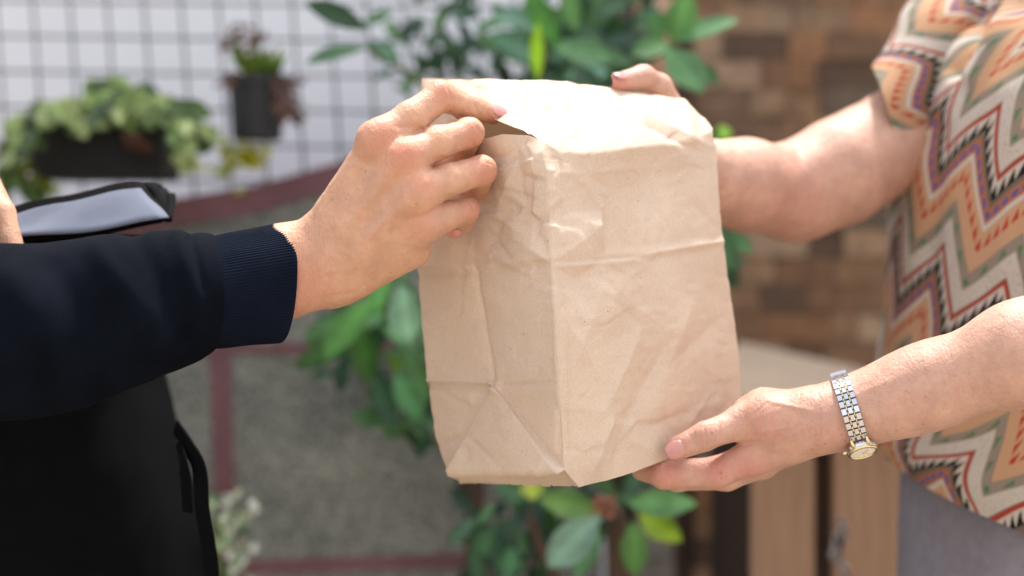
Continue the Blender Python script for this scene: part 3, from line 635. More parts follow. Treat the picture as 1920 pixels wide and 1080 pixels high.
def facets(q, cell, tau, seed):
    r = np.random.default_rng(seed); x0, y0, x1, y1 = 740, 100, 1440, 960
    c = np.array([(x, y) for x in np.arange(x0, x1, cell) for y in np.arange(y0, y1, cell)])+r.uniform(-.5, .5, (len(np.arange(x0, x1, cell))*len(np.arange(y0, y1, cell)), 2))*cell
    gr = r.normal(0, 1, (len(c), 2)); hh = r.normal(0, .35, len(c)); num = np.zeros(len(q)); den = np.zeros(len(q))
    best = np.full(len(q), 1e18)
    for ci in c: best = np.minimum(best, ((q-ci)**2).sum(1))
    for ci, gi, hi_ in zip(c, gr, hh):
        d2 = ((q-ci)**2).sum(1); w = np.exp(-(d2-best)/(cell*cell*tau)); num += w*((q-ci)@gi/cell+hi_); den += w
    return num/den
def blob(cx, cy, rx, ry): return np.exp(-((px[:, 0]-cx)/rx)**2-((px[:, 1]-cy)/ry)**2)
rough = .16+.9*blob(970, 390, 75, 110)+.35*blob(1060, 470, 60, 50)+.25*blob(950, 190, 200, 40)+.4*blob(1180, 790, 130, 90)+.4*blob(1100, 880, 60, 40)+.3*blob(850, 800, 60, 80)
D_ = rough*(.0024*facets(px, 92, .03, 3)+.0009*facets(px, 42, .04, 5))+.0003*facets(px, 20, .08, 8)
def crease(x1, y1, x2, y2, w, a, fade=True):
    global D_
    d, h_ = segd(px, x1, y1, x2, y2); e = (np.sin(np.pi*np.clip(h_, .02, .98))**.35) if fade else 1; D_ = D_+1.25*a*np.exp(-(d/w)**1.3)*e
def pyramid(cx, cy, pts, a):        # raised facet dent: height falls linearly from apex to polygon edge
    global D_
    pts = np.array(pts, float); v = px-np.array([cx, cy]); best = np.full(len(px), 9.0)
    ang = np.zeros(len(px)); r = np.linalg.norm(v, axis=1)+1e-6; inside = np.full(len(px), 9e9)
    for i in range(len(pts)):
        p0, p1 = pts[i], pts[(i+1) % len(pts)]; e = p1-p0; n_ = np.array([e[1], -e[0]]); n_ = n_/np.linalg.norm(n_); s0 = np.sign((np.array([cx, cy])-p0)@n_)
        tot = abs((np.array([cx, cy])-p0)@n_); inside = np.minimum(inside, ((px-p0)@n_)*s0/tot)
    D_ = D_+a*np.clip(inside, 0, 1)
crease(1035, 492, 1200, 481, 5, -.0016); crease(1190, 481, 1358, 452, 4, .0014); crease(1036, 500, 1210, 488, 9, .0012); crease(1200, 492, 1356, 464, 8, -.0009)
crease(785, 518, 893, 510, 7, -.0018); crease(786, 500, 893, 497, 8, .0016); crease(895, 510, 1030, 497, 5, -.0014); crease(893, 500, 1032, 484, 8, .0018)
crease(803, 713, 925, 718, 3.0, .0018, False); crease(803, 722, 922, 726, 6, -.0020, False); crease(932, 722, 1046, 716, 3, -.0012); crease(893, 500, 930, 722, 3, -.0016, False)
crease(1060, 540, 1072, 870, 2.6, -.0007, False); crease(1052, 300, 1056, 540, 2.4, -.0005, False)
crease(1035, 320, 1046, 700, 4, .0010, False)
crease(1255, 640, 1170, 800, 16, -.0030); crease(1210, 600, 1130, 780, 14, .0022); crease(1300, 560, 1230, 740, 22, .0024); crease(1350, 600, 1240, 700, 18, -.0018); crease(1120, 560, 1075, 690, 16, .0018); crease(1150, 780, 1110, 890, 10, .0026); crease(1180, 770, 1150, 880, 10, -.0022)
crease(1250, 850, 1310, 800, 6, .0012); crease(1210, 800, 1300, 770, 12, -.0016); crease(1225, 640, 1150, 560, 12, -.0016)
crease(1060, 150, 1110, 235, 5, .0012); crease(930, 205, 1110, 200, 6, -.0015); crease(1110, 180, 1300, 280, 7, -.0022); crease(1130, 175, 1330, 275, 8, .0016); crease(1085, 160, 1060, 240, 6, -.0012); crease(1280, 187, 1300, 262, 9, .0030); crease(1000, 160, 1010, 230, 7, -.001)
pyramid(1118, 428, [(1040, 490), (1060, 400), (1128, 395), (1135, 475)], .0065); pyramid(1005, 470, [(930, 420), (1000, 400), (1034, 492), (960, 490)], .0060); pyramid(955, 350, [(915, 330), (975, 290), (985, 390), (930, 400)], .0055)
pyramid(1000, 310, [(965, 265), (1025, 265), (1025, 335), (985, 340)], .0040); pyramid(935, 430, [(900, 400), (960, 390), (975, 450), (915, 480)], -.0045); pyramid(1085, 520, [(1035, 498), (1140, 490), (1110, 600), (1050, 580)], -.0040)
pyramid(1150, 560, [(1100, 520), (1200, 500), (1230, 600), (1130, 640)], .0030); pyramid(930, 726, [(915, 712), (945, 712), (942, 742), (918, 742)], .0045)
crease(985, 330, 1022, 338, 3, -.0015); crease(1000, 290, 1005, 330, 3, .0012); crease(880, 808, 960, 880, 4, -.0010); crease(850, 850, 930, 790, 8, .0008); crease(822, 835, 862, 818, 5, -.0014)
tri_ = np.minimum(np.minimum(((px-np.array([930, 720]))@np.array([.889, .457])), ((px-np.array([930, 720]))@np.array([-.782, .623]))), 884-px[:, 1]); D_ = D_+(.0018+.0065*np.clip((px[:, 1]-722)/160, 0, 1)*np.clip((905-px[:, 1])/20, 0, 1))*np.clip(tri_/3.5, 0, 1)
ys_ = np.array([300, 540, 700, 880.]); xl = np.interp(px[:, 1], ys_, [1050, 1057, 1062, 1074]); D_ = D_+.0007*np.clip((xl-px[:, 0])/1.6, 0, 1)*((px[:, 1] > 300))
for (a_, b_, c_, d_, e_) in ((918, 330, 1010, 300, .0016), (928, 345, 1015, 380, -.0018), (905, 392, 990, 440, .0018), (896, 410, 965, 490, -.0016), (925, 300, 985, 268, -.0012), (940, 225, 1040, 190, .0012), (925, 205, 1000, 168, -.0012), (1160, 182, 1250, 215, -.0012), (1240, 858, 1180, 820, .0014), (1262, 815, 1240, 760, -.0014), (1290, 800, 1330, 740, .0012)): crease(a_, b_, c_, d_, 5, e_)
crease(1060, 600, 1120, 700, 12, .0012); crease(1300, 380, 1345, 430, 8, -.0012); crease(1090, 330, 1130, 400, 9, .0014)
co2 = co+no*D_[:, None]
for v, p in zip(bm.verts, co2): v.co = p
me = bpy.data.meshes.new('bag_body'); bm.to_mesh(me); bm.free()
me.polygons.foreach_set('use_smooth', [True]*len(me.polygons)); me.materials.append(M['kraft']); link(bpy.data.objects.new('bag_body', me), bag)
# ================================================================== PEOPLE
def redness(V, spots):
    r = np.zeros(len(V))
    for (u, v, d, rad, k) in spots:
        r = np.maximum(r, k*np.exp(-(np.linalg.norm(V-P(u, v, d), axis=1)/(rad/1000))**2))
    c = np.zeros((len(V), 3)); c[:, 0] = r; return c
def make_body(f, hi_box, hi_h, lo_box, lo_h, keep_hi, m, parent, disp, spots, extra=(), lowkeep=None):
    V = np.zeros((0, 3)); F = []
    for box, h_, kp, ds in ((hi_box, hi_h, lambda p, e: keep_hi(p, e), disp), (lo_box, lo_h, lowkeep or (lambda p, e: ~keep_hi(p, -e)), disp if lo_h < .004 else None)) + extra:
        V1, Q1 = mesh_sdf(f, *box, h_, keep=kp, disp=ds); F += list(Q1+len(V)); V = np.concatenate([V, V1])
    return mesh_obj('body', V, F, m, parent, cols=redness(V, spots))
def nail(parent, c, axis, normal, w, l, name='fingernail'):
    c = np.asarray(c, float); axis = np.asarray(axis, float); axis /= np.linalg.norm(axis); nr = np.asarray(normal, float); nr -= axis*(nr@axis); nr /= np.linalg.norm(nr); sd_ = np.cross(axis, nr)
    V = []; F = []; nx, ny = 12, 12
    for i in range(nx+1):
        for j in range(ny+1):
            a, b_ = 2*i/nx-1, 2*j/ny-1; x = a*math.sqrt(1-.5*b_*b_*.9); y = b_*math.sqrt(1-.5*a*a*.9)
            V.append(c+axis*x*l/2+sd_*y*w/2+nr*(-.22*w*y*y-.06*l*x*x))
    for i in range(nx):
        for j in range(ny): F.append((i*(ny+1)+j, (i+1)*(ny+1)+j, (i+1)*(ny+1)+j+1, i*(ny+1)+j+1))
    o = mesh_obj(name, V, F, M['nail'], parent); s_ = o.modifiers.new('t', 'SOLIDIFY'); s_.thickness = .0006; s_.offset = -1; return o
def grooves(V, segs):
    q = to_px(V); r = np.zeros(len(V))
    for (x1, y1, x2, y2, w, a) in segs:
        d, h_ = segd(q, x1, y1, x2, y2); r -= a/1000*np.exp(-(d/w)**2)*np.sin(np.pi*np.clip(h_, .05, .95))**.5
    return r
# ---- courier on the left
pa = thing('person', (P(-260, 0, 1.25)[0], 1.25, 0), 'courier in a dark navy sweatshirt gripping the top corner of the bag', 'person')
fing = U(.0016,
    chain(.004, (712, 262, 1.008, 13.2), (770, 222, 1.016, 12), (825, 180, 1.028, 10.8), (884, 202, 1.044, 9.2), (924, 215, 1.056, 7.2)),
    chain(.004, (757, 300, 1.004, 13), (820, 268, 1.014, 12), (879, 249, 1.029, 10.6), (868, 286, 1.062, 8.4), (850, 300, 1.085, 7.5)),
    chain(.004, (778, 366, 1.004, 13), (840, 338, 1.014, 11.8), (903, 320, 1.030, 10.7), (899, 350, 1.060, 8.8), (876, 364, 1.085, 7.5)),
    chain(.004, (792, 420, 1.013, 12), (835, 405, 1.022, 10.6), (873, 394, 1.035, 9.6), (869, 416, 1.055, 7.8), (848, 430, 1.066, 6.6)))
palm = U(.012,
    chain(.01, (440, 505, 1.042, 19), (530, 485, 1.044, 22), (590, 466, 1.044, 21.5)), chain(.01, (430, 545, 1.045, 20), (530, 532, 1.045, 22), (610, 528, 1.044, 20)),
    chain(.01, (600, 455, 1.04, 18.5), (706, 270, 1.012, 12.2)), chain(.01, (620, 482, 1.034, 18), (752, 304, 1.004, 12)),
    chain(.01, (640, 505, 1.036, 17), (772, 370, 1.003, 12)), chain(.01, (640, 514, 1.044, 20.5), (772, 468, 1.034, 14)), chain(.01, (660, 505, 1.04, 17), (788, 425, 1.016, 12.5)))
ridge = U(.004, chain(.004, (752, 300, 1.000, 10), (766, 290, 1.001, 9.5)), chain(.004, (782, 352, 1.0, 9), (788, 346, 1.0, 8.5)), chain(.004, (704, 262, 1.005, 10.5), (716, 254, 1.006, 9.5)),
    chain(.003, (660, 420, 1.025, 10), (745, 305, 1.0, 8.5)), chain(.003, (680, 470, 1.022, 9.5), (775, 362, 1.0, 8)))
thumb = chain(.006, (650, 460, 1.07, 19), (740, 335, 1.075, 13), (835, 290, 1.10, 10.5), (885, 262, 1.112, 9))
armA = U(.03, chain(.02, (520, 515, 1.045, 27), (300, 565, 1.02, 30), (-120, 640, .965, 32)), cone(P(-120, 640, .965), (-.62, 1.15, 1.34), .034, .045),
    cone((-.62, 1.15, 1.34), (-.72, 1.4, 1.40), .06, .07), cone((-.72, 1.4, 1.40), (-.80, 1.60, 1.34), .07, .06), cone((-.72, 1.4, 1.38), (-.72, 1.4, .95), .11, .13),
    cone((-.80, 1.60, 1.34), (-.76, 1.5, 1.08), .055, .042), cone((-.76, 1.5, 1.08), P(-170, 300, 1.20), .040, .027), chain(.01, (-170, 300, 1.20, 26), (-80, 330, 1.11, 18)),
    cone((-.72, 1.4, 1.40), (-.72, 1.4, 1.50), .055, .055), cone((-.72, 1.38, 1.6), (-.70, 1.38, 1.66), .085, .09))
otherA = U(.0012, chain(.004, (-40, 320, 1.10, 12), (0, 400, 1.085, 11), (24, 480, 1.075, 10)), chain(.004, (-75, 330, 1.10, 12), (-42, 410, 1.085, 11), (-22, 480, 1.08, 10)), chain(.004, (-110, 340, 1.11, 11), (-84, 420, 1.09, 10), (-66, 480, 1.09, 9)), chain(.004, (-140, 350, 1.12, 10), (-120, 420, 1.10, 9), (-105, 470, 1.10, 8)))
def fA(p):
    h_ = smin(palm(p), ridge(p), .012); h_ = smin(h_, fing(p), .010); h_ = smin(h_, thumb(p), .01); h_ = smin(h_, armA(p), .02); return smin(h_, otherA(p), .006)
segA = [(738, 272, 640, 395, 15, .9), (772, 332, 670, 430, 14, .9), (788, 396, 690, 470, 13, .8), (756, 300, 640, 440, 7, -.5), (780, 362, 660, 470, 7, -.5), (700, 330, 640, 470, 4, -.45), (735, 400, 650, 500, 4, -.4), (690, 390, 735, 400, 4, -.35), (650, 500, 590, 520, 5, -.4), (838, 158, 846, 186, 2.6, .5), (892, 236, 902, 252, 2.6, .5), (912, 308, 920, 326, 2.6, .5), (884, 384, 892, 398, 2.4, .5), (888, 190, 896, 214, 2.4, .5), (780, 232, 800, 252, 4, .5), (862, 168, 880, 182, 3.0, .5), (868, 160, 884, 178, 2.2, .4), (850, 222, 862, 236, 3, .3), (883, 262, 893, 280, 3, .4), (905, 300, 925, 312, 2.2, .3), (742, 236, 778, 240, 4, .6), (812, 298, 840, 296, 4, .5), (832, 370, 872, 366, 4, .5), (600, 560, 700, 545, 5, .3), (660, 552, 690, 530, 3, .3), (870, 425, 886, 414, 2.5, .4)]
def dispA(V):
    q = V*1000; return 1.5*grooves(V, segA)+.00035*fbm(q/14, 2)+.00012*fbm(q/4, 2)
hx = P(470, 0, 1.05)[0]
keepA = lambda p, e: p[:, 0] > hx-e
make_body(fA, ((hx-.01, .96, CZ-.04), (.02, 1.16, CZ+.19)), .0011, ((-1.0, .88, .75), (hx+.03, 1.75, 1.8)), .005, keepA, M['skinA'], pa, dispA,
    [(757, 288, .99, 15, .7), (716, 250, .995, 15, .6), (790, 345, .99, 12, .45), (886, 248, 1.02, 12, .65), (910, 319, 1.02, 12, .6), (880, 393, 1.03, 10, .6), (827, 168, 1.02, 12, .6), (918, 214, 1.05, 10, .7), (560, 540, 1.02, 26, .45), (790, 420, 1.0, 12, .4)])
tipd = P(926, 214, 1.058)-P(884, 199, 1.046)
def nn_(axis, n):
    a = np.array(axis, float); a /= np.linalg.norm(a); n = np.array(n, float); n -= a*(n@a); return n/np.linalg.norm(n)
na = nn_(tipd, (.2, -.75, .62)); nail(pa, P(925, 215, 1.056)+na*.0078, tipd, na, .0125, .0150)
nail(pa, P(858, 431, 1.056)+np.array([0, -.0045, -.0035]), (-.5, .6, -.5), (0, -.6, -.7), .008, .009)
# sweatshirt
hood = None
def ringpts(c, ru, rd, tilt=0.0, slope=0.0):
    """ring roughly perpendicular to the arm: A = image-vertical half axis, B = depth half axis"""
    return (P(*c), np.array([math.sin(slope)*ru, 0, math.cos(slope)*ru]), np.array([math.sin(tilt)*rd, -math.cos(tilt)*rd, 0]))
def slv_disp(V, UV):
    q = to_px(V); w = np.clip((415-q[:, 0])/60, 0, 1)*np.clip((q[:, 0]+300)/200, .3, 1)
    d = .0035*vnoise(V*np.array([16, 20, 16])+3)+.002*vnoise(V*np.array([38, 30, 22])+9)
    for (x1, y1, x2, y2, wd, a) in ((330, 440, 395, 640, 16, .0035), (250, 430, 350, 620, 26, -.004), (180, 470, 320, 660, 26, .005), (100, 500, 230, 700, 30, -.004), (20, 520, 140, 720, 34, .004), (360, 440, 385, 540, 9, -.003), (380, 600, 300, 690, 14, -.003)):
        dd, h_ = segd(q, x1, y1, x2, y2); d = d+a*np.exp(-(dd/wd)**2)*(V[:, 1] < 1.1)
    return d*w
el = P(-120, 640, .95)
hoodie = loft('sweatshirt', [((-.66, 1.19, 1.39), np.array([.76, 0, .65])*.078, np.array([-.32, -.88, .37])*.074), ((-.56, 1.10, 1.27), np.array([.76, 0, .65])*.070, np.array([-.32, -.88, .37])*.066), ((-.47, 1.02, 1.165), np.array([.70, 0, .71])*.067, np.array([-.25, -.9, .33])*.062), (el+np.array([-.035, .015, .012]), np.array([.034, 0, .060]), np.array([0, -.058, .012])),
    ringpts((0, 620, .965), .0600, .052, .25), ringpts((170, 594, .985), .0585, .048, .28), ringpts((290, 569, 1.0), .0550, .044, .3), ringpts((360, 558, 1.012), .0485, .040, .35), ringpts((392, 550, 1.018), .0435, .036, .38), ringpts((402, 548, 1.02), .0405, .034, .4)],
    120, 170, M['navy'], pa, slv_disp)
tag(hoodie)
# cuff with ribs and rolled edge
cen = [(386, 549, 1.016), (420, 545, 1.024), (470, 538, 1.033), (515, 532, 1.042), (530, 530, 1.0445), (534, 530, 1.045), (528, 530, 1.044), (490, 535, 1.037)]
rad = [(.0395, .033), (.0415, .034), (.0425, .034), (.0440, .0345), (.0440, .0345), (.0425, .0335), (.0408, .0322), (.0405, .032)]
N_ = 288; cuff = MB(); Vc = []; R = catmull(np.array([np.concatenate([P(*c), r]) for c, r in zip(cen, rad)]), 60)
for i, r in enumerate(R):
    for k in range(N_*2):
        th = 2*math.pi*k/(N_*2); rib = 1+.0065*math.cos(th*118+1.2*math.sin(th*7))+.004*math.sin(th*5+i*.12)+.003*math.sin(th*11-i*.2)
        tl = .42; A_ = np.array([.05*r[3], 0, r[3]]); B_ = np.array([math.sin(tl)*r[4], -math.cos(tl)*r[4], 0]); Vc.append(r[:3]+(A_*math.cos(th)+B_*math.sin(th))*rib)
n2 = N_*2; Fc = [(i*n2+k, i*n2+(k+1) % n2, (i+1)*n2+(k+1) % n2, (i+1)*n2+k) for i in range(59) for k in range(n2)]
mesh_obj('cuff', Vc, Fc, M['navycuff'], hoodie)
def torso_disp(V, UV): return .006*vnoise(V*9)+.003*vnoise(V*22)
loft('sweatshirt_body', [((-.72, 1.42, 1.46), (.08, 0, 0), (0, .09, 0)), ((-.72, 1.42, 1.40), (.13, 0, 0), (0, .22, 0)), ((-.71, 1.42, 1.25), (.15, 0, 0), (0, .23, 0)), ((-.70, 1.42, 1.05), (.15, 0, 0), (0, .20, 0)), ((-.70, 1.42, .85), (.16, 0, 0), (0, .20, 0))], 80, 60, M['navy'], hoodie, torso_disp, pw=2.4)
loft('sleeve', [((-.80, 1.60, 1.36), (.05, 0, .05), (0, .07, 0)), ((-.79, 1.54, 1.2), (.065, 0, .03), (0, .06, 0)), ((-.76, 1.48, 1.09), (.05, 0, -.04), (0, .05, 0)), (P(-300, 300, 1.22), (.0, 0, .04), (.02, -.04, 0))], 48, 40, M['navy'], hoodie, torso_disp)
for sgn in (-1, 1):
    loft('trouser_leg', [((-.70, 1.42+sgn*.09, .90), (.12, 0, 0), (0, .105, 0)), ((-.69, 1.42+sgn*.10, .5), (.08, 0, 0), (0, .08, 0)), ((-.70, 1.42+sgn*.11, .04), (.06, 0, 0), (0, .06, 0))], 40, 30, M['darktrouser'], pa, torso_disp)
    s_ = MB(); s_.box((-.79, 1.42+sgn*.11-.045, 0), (-.52, 1.42+sgn*.11+.045, .07), bev=.02); s_.build('shoe', M['black'], pa, True)
# ---- delivery bag
db = thing('delivery_bag', P(120, 1300, 1.25), 'black fabric delivery bag with silver reflective strip, under the outstretched dark sleeve', 'bag')
def db_disp(V, UV): return .005*vnoise(V*8)+.002*vnoise(V*25)
def dr(u0, u1, v, d, dd, tz=0):
    a, b_ = P(u0, v, d), P(u1, v, d+dd*1.5); b_[2] = a[2]; a[1] = b_[1] = d; return ((a+b_)/2+np.array([0, dd, 0]), np.array([(b_-a)[0]/2, 0, tz]), np.array([0, -dd, 0]))
loft('bag_body', [dr(-330, 398, 1420, 1.12, .13), dr(-330, 398, 1150, 1.12, .13), dr(-330, 392, 1050, 1.12, .13), dr(-320, 362, 920, 1.12, .125), dr(-310, 338, 820, 1.125, .12), dr(-300, 318, 720, 1.13, .12), dr(-290, 312, 600, 1.13, .12), dr(-280, 316, 500, 1.13, .115), dr(-270, 316, 436, 1.132, .10)], 120, 90, M['blacknylon'], db, db_disp, pw=3.6, caps=True)
# top flap, a sloping padded panel with the reflective strip
def slab(name, quad, th, mt, par, n=24, sag=0.0, amp=.0012, side=0.003):
    q = [np.asarray(x, float) for x in quad]; nn = np.cross(q[1]-q[0], q[3]-q[0]); nn /= np.linalg.norm(nn); V = []; F = []
    for l in (0, 1):
        for i in range(n+1):
            for j in range(n+1):
                s, t = i/n, j/n; p = (q[0]*(1-s)+q[1]*s)*(1-t)+(q[3]*(1-s)+q[2]*s)*t
                e = min(1, 12*min(s, 1-s, t, 1-t)); V.append(p+nn*(th/2*(1 if l else -1)*math.sqrt(max(.02, e))+amp*math.sin(7*s+3*t)+amp*.7*math.sin(15*s-6*t)))
    m_ = (n+1)**2
    for i in range(n):
        for j in range(n):
            a = i*(n+1)+j; F += [(a, a+1, a+n+2, a+n+1), (m_+a, m_+a+n+1, m_+a+n+2, m_+a+1)]
    for i in range(n):
        for (a, b_) in (((i*(n+1)), ((i+1)*(n+1))), (i+n*(n+1), i+1+n*(n+1)), ((i+1)*(n+1)+n, i*(n+1)+n), (i+1, i)): F.append((a, b_, b_+m_, a+m_))
    return mesh_obj(name, V, F, mt, par)
slab('flap', [P(-250, 480, 1.120), P(324, 416, 1.114), P(268, 344, 1.152), P(-130, 424, 1.164)], .010, M['blacknylon'], db, amp=.0016)
slab('flap_edge', [P(322, 416, 1.122), P(268, 342, 1.158), P(300, 350, 1.20), P(328, 378, 1.19)], .008, M['blacknylon'], db, sag=0)
slab('reflective_strip', [P(-250, 474, 1.106), P(318, 412, 1.100), P(264, 352, 1.134), P(-120, 434, 1.144)], .004, M['reflect'], db, amp=.0016)
mb = MB(); Q_ = [P(330, 800, 1.14), P(352, 835, 1.12), P(374, 880, 1.11), P(380, 960, 1.11), P(396, 1060, 1.12), P(400, 1200, 1.13)]
def strap(pts, w, th, name, mt, par):
    C_ = catmull(pts, 40); V = []; F = []
    for i, p in enumerate(C_):
        t = C_[min(i+1, 39)]-C_[max(i-1, 0)]; t /= np.linalg.norm(t); a = np.cross(t, (.3, .9, .2)); a /= np.linalg.norm(a); b_ = np.cross(t, a)
        V += [p-a*w/2-b_*th/2, p+a*w/2-b_*th/2, p+a*w/2+b_*th/2, p-a*w/2+b_*th/2]
    for i in range(39): F += [(i*4+k, i*4+(k+1) % 4, i*4+4+(k+1) % 4, i*4+4+k) for k in range(4)]
    return mesh_obj(name, V, F+[(3, 2, 1, 0), (156, 157, 158, 159)], mt, par, smooth=False)
strap(Q_, .012, .002, 'strap', M['blacknylon'], db)
strap([P(336, 830, 1.13), P(346, 880, 1.11), P(352, 960, 1.12)], .008, .002, 'strap', M['blacknylon'], db)
# ---- woman on the right
pb = thing('person', (.52, 1.34, 0), 'woman in zigzag print blouse and grey trousers supporting the bag with both hands', 'person')
fB1 = U(.0012, chain(.004, (1392, 792, 1.066, 12.5), (1326, 817, 1.058, 10.6), (1270, 840, 1.062, 8.8)),
    chain(.004, (1410, 858, 1.07, 12.5), (1345, 886, 1.072, 11.5), (1246, 889, 1.078, 11), (1204, 882, 1.100, 8)),
    chain(.004, (1425, 868, 1.085, 12), (1362, 892, 1.092, 11), (1270, 896, 1.105, 10), (1230, 884, 1.125, 8)),
    chain(.004, (1430, 872, 1.105, 11), (1372, 888, 1.115, 10), (1290, 890, 1.13, 9)), chain(.004, (1440, 866, 1.12, 10), (1385, 880, 1.135, 9), (1320, 880, 1.15, 8)))
pB1 = U(.012, chain(.01, (1600, 772, 1.05, 24), (1540, 785, 1.05, 21.5)), chain(.01, (1545, 782, 1.05, 21), (1440, 782, 1.06, 16.5), (1392, 790, 1.066, 12.5)),
    chain(.01, (1540, 792, 1.055, 20), (1480, 812, 1.065, 20), (1412, 856, 1.072, 14)), chain(.01, (1540, 790, 1.065, 19), (1425, 862, 1.095, 14)), chain(.01, (1520, 768, 1.065, 13.5), (1432, 762, 1.08, 12), (1396, 768, 1.085, 9)), chain(.01, (1470, 820, 1.10, 14), (1430, 862, 1.115, 11)),
    chain(.02, (1600, 772, 1.05, 24), (1680, 746, 1.04, 25.5), (1750, 721, 1.03, 27.5), (1920, 662, 1.0, 34), (2150, 588, .99, 38)))
fB2 = U(.0012, chain(.005, (1272, 236, 1.185, 14), (1234, 164, 1.168, 11), (1206, 146, 1.152, 10), (1156, 155, 1.132, 7.6)),
    chain(.004, (1290, 270, 1.225, 11), (1215, 240, 1.232, 9.5), (1150, 235, 1.228, 8)), chain(.004, (1290, 310, 1.235, 11), (1205, 290, 1.25, 9.5), (1140, 290, 1.248, 8)), chain(.004, (1290, 345, 1.24, 11), (1210, 335, 1.262, 9.5), (1155, 338, 1.26, 8)), chain(.004, (1295, 375, 1.24, 10), (1225, 375, 1.262, 8.5), (1180, 378, 1.262, 7)))
pB2 = U(.02, chain(.01, (1285, 285, 1.21, 17), (1340, 330, 1.225, 24)), chain(.01, (1290, 350, 1.225, 16), (1340, 345, 1.225, 24)), chain(.02, (1335, 335, 1.225, 27), (1390, 346, 1.25, 37), (1492, 362, 1.29, 41)),
    chain(.02, (1490, 360, 1.29, 41), (1575, 322, 1.30, 45), (1640, 284, 1.315, 42), (1700, 245, 1.33, 38)))
tB_ = U(.03, cone(P(1700, 240, 1.33), (.49, 1.42, 1.27), .04, .045), cone((.49, 1.42, 1.27), (.56, 1.36, 1.31), .045, .06), cone((.56, 1.36, 1.33), (.60, 1.20, 1.28), .07, .055), cone((.60, 1.20, 1.28), P(2150, 588, .99), .05, .042),
    cone((.54, 1.34, 1.28), (.53, 1.34, .92), .10, .12), cone((.56, 1.36, 1.33), (.56, 1.35, 1.44), .055, .05), cone((.55, 1.35, 1.52), (.55, 1.35, 1.56), .085, .09))
def fB(p):
    a = smin(pB1(p), fB1(p), .006); b_ = smin(pB2(p), fB2(p), .008); c = smin(smin(a, b_, .001), tB_(p), .02)
    return c
segB = [(1348-k*9, 800+k*3-8, 1352-k*9, 826+k*3-2, 2.6, .95) for k in (0, 1, 2, 3)]+[(1300-k*7, 808+k*3, 1304-k*7, 832+k*3, 2.4, .6) for k in (0, 1)]+[(1480, 800, 1420, 812, 4, -.6), (1520, 770, 1440, 752, 4, -.7), (1540, 790, 1450, 830, 4, -.5), (1480, 760, 1400, 790, 5, -.4), (1440, 842, 1470, 800, 3, .6), (1415, 835, 1450, 800, 3, .6), (1400, 812, 1430, 782, 3, .5), (1700, 700, 1560, 760, 5, -.4)]+[(1296, 815, 1302, 840, 2.2, .4), (1376, 833, 1430, 830, 4, .9), (1376, 833, 1330, 846, 4, .8), (1330, 870, 1360, 905, 4, .6), (1362, 862, 1380, 905, 3.2, .6), (1390, 850, 1402, 890, 3, .4), (1252, 876, 1260, 905, 2.4, .4), (1246, 862, 1253, 878, 4, .8), (1535, 735, 1537, 820, 2.6, .55), (1480, 745, 1470, 800, 3, .3), (1500, 742, 1494, 810, 3, .3), (1462, 760, 1420, 800, 3, .25), (1450, 745, 1410, 780, 3, .25), (1500, 830, 1440, 842, 3, .35), (1195, 140, 1200, 165, 3, .5), (1240, 150, 1225, 168, 4, .6)]
def dispB(V):
    q = V*1000; r = 1.35*grooves(V, segB)+.00022*fbm(q/15, 2)+.00016*fbm(q/np.array([3.5, 4, 6]), 2)
    px_ = to_px(V); dd, _ = segd(px_, 1500, 280, 1530, 400); return r-.0025*np.exp(-(dd/14)**2)*(V[:, 1] > 1.2)*(px_[:, 1] < 420)
XA, XB = P(1640, 0, 1.05)[0], P(1960, 0, 1.0)[0]
WC = P(1594, 773, 1.048); WAX = P(1680, 746, 1.04)-P(1540, 785, 1.05); WAX /= np.linalg.norm(WAX)
def keepB(p, e): return ((p-WC)@WAX < .0012+e) & (p[:, 2] < CZ-.02+e)
kfar = lambda p, e: (p[:, 0] > XB-.004-e)
kmid = lambda p, e: ((p[:, 0] < XB+.004+e) & (((p-WC)@WAX > -.0012-e) | (p[:, 2] > CZ-.02-e)))
make_body(fB, ((.08, .98, CZ-.2), (XA+.02, 1.22, CZ)), .0011, ((.08, .93, CZ-.2), (XB+.02, 1.42, CZ+.24)), .0022, keepB, M['skinB'], pb, dispB,
    [(1270, 842, 1.05, 12, .5), (1326, 812, 1.05, 12, .3), (1246, 885, 1.065, 16, .75), (1345, 880, 1.065, 14, .8), (1400, 880, 1.06, 16, .6), (1156, 155, 1.13, 11, .9), (1206, 135, 1.15, 10, .5), (1440, 800, 1.04, 22, .3), (1560, 820, 1.03, 20, .25), (1470, 360, 1.25, 40, .3)], extra=((((.36, .9, .75), (.75, 1.6, 1.72)), .005, kfar, None),), lowkeep=kmid)
nail(pb, P(1267, 841, 1.062)+np.array([-.0012, -.0090, -.0005]), P(1270, 841, 1.062)-P(1326, 817, 1.058), (-.25, -1, -.12), .0135, .0155)
ft = P(1156, 155, 1.132)-P(1206, 146, 1.152); nf = nn_(ft, (-.1, -.75, .65)); nail(pb, P(1158, 155, 1.132)+nf*.0080, ft, nf, .0105, .0125)
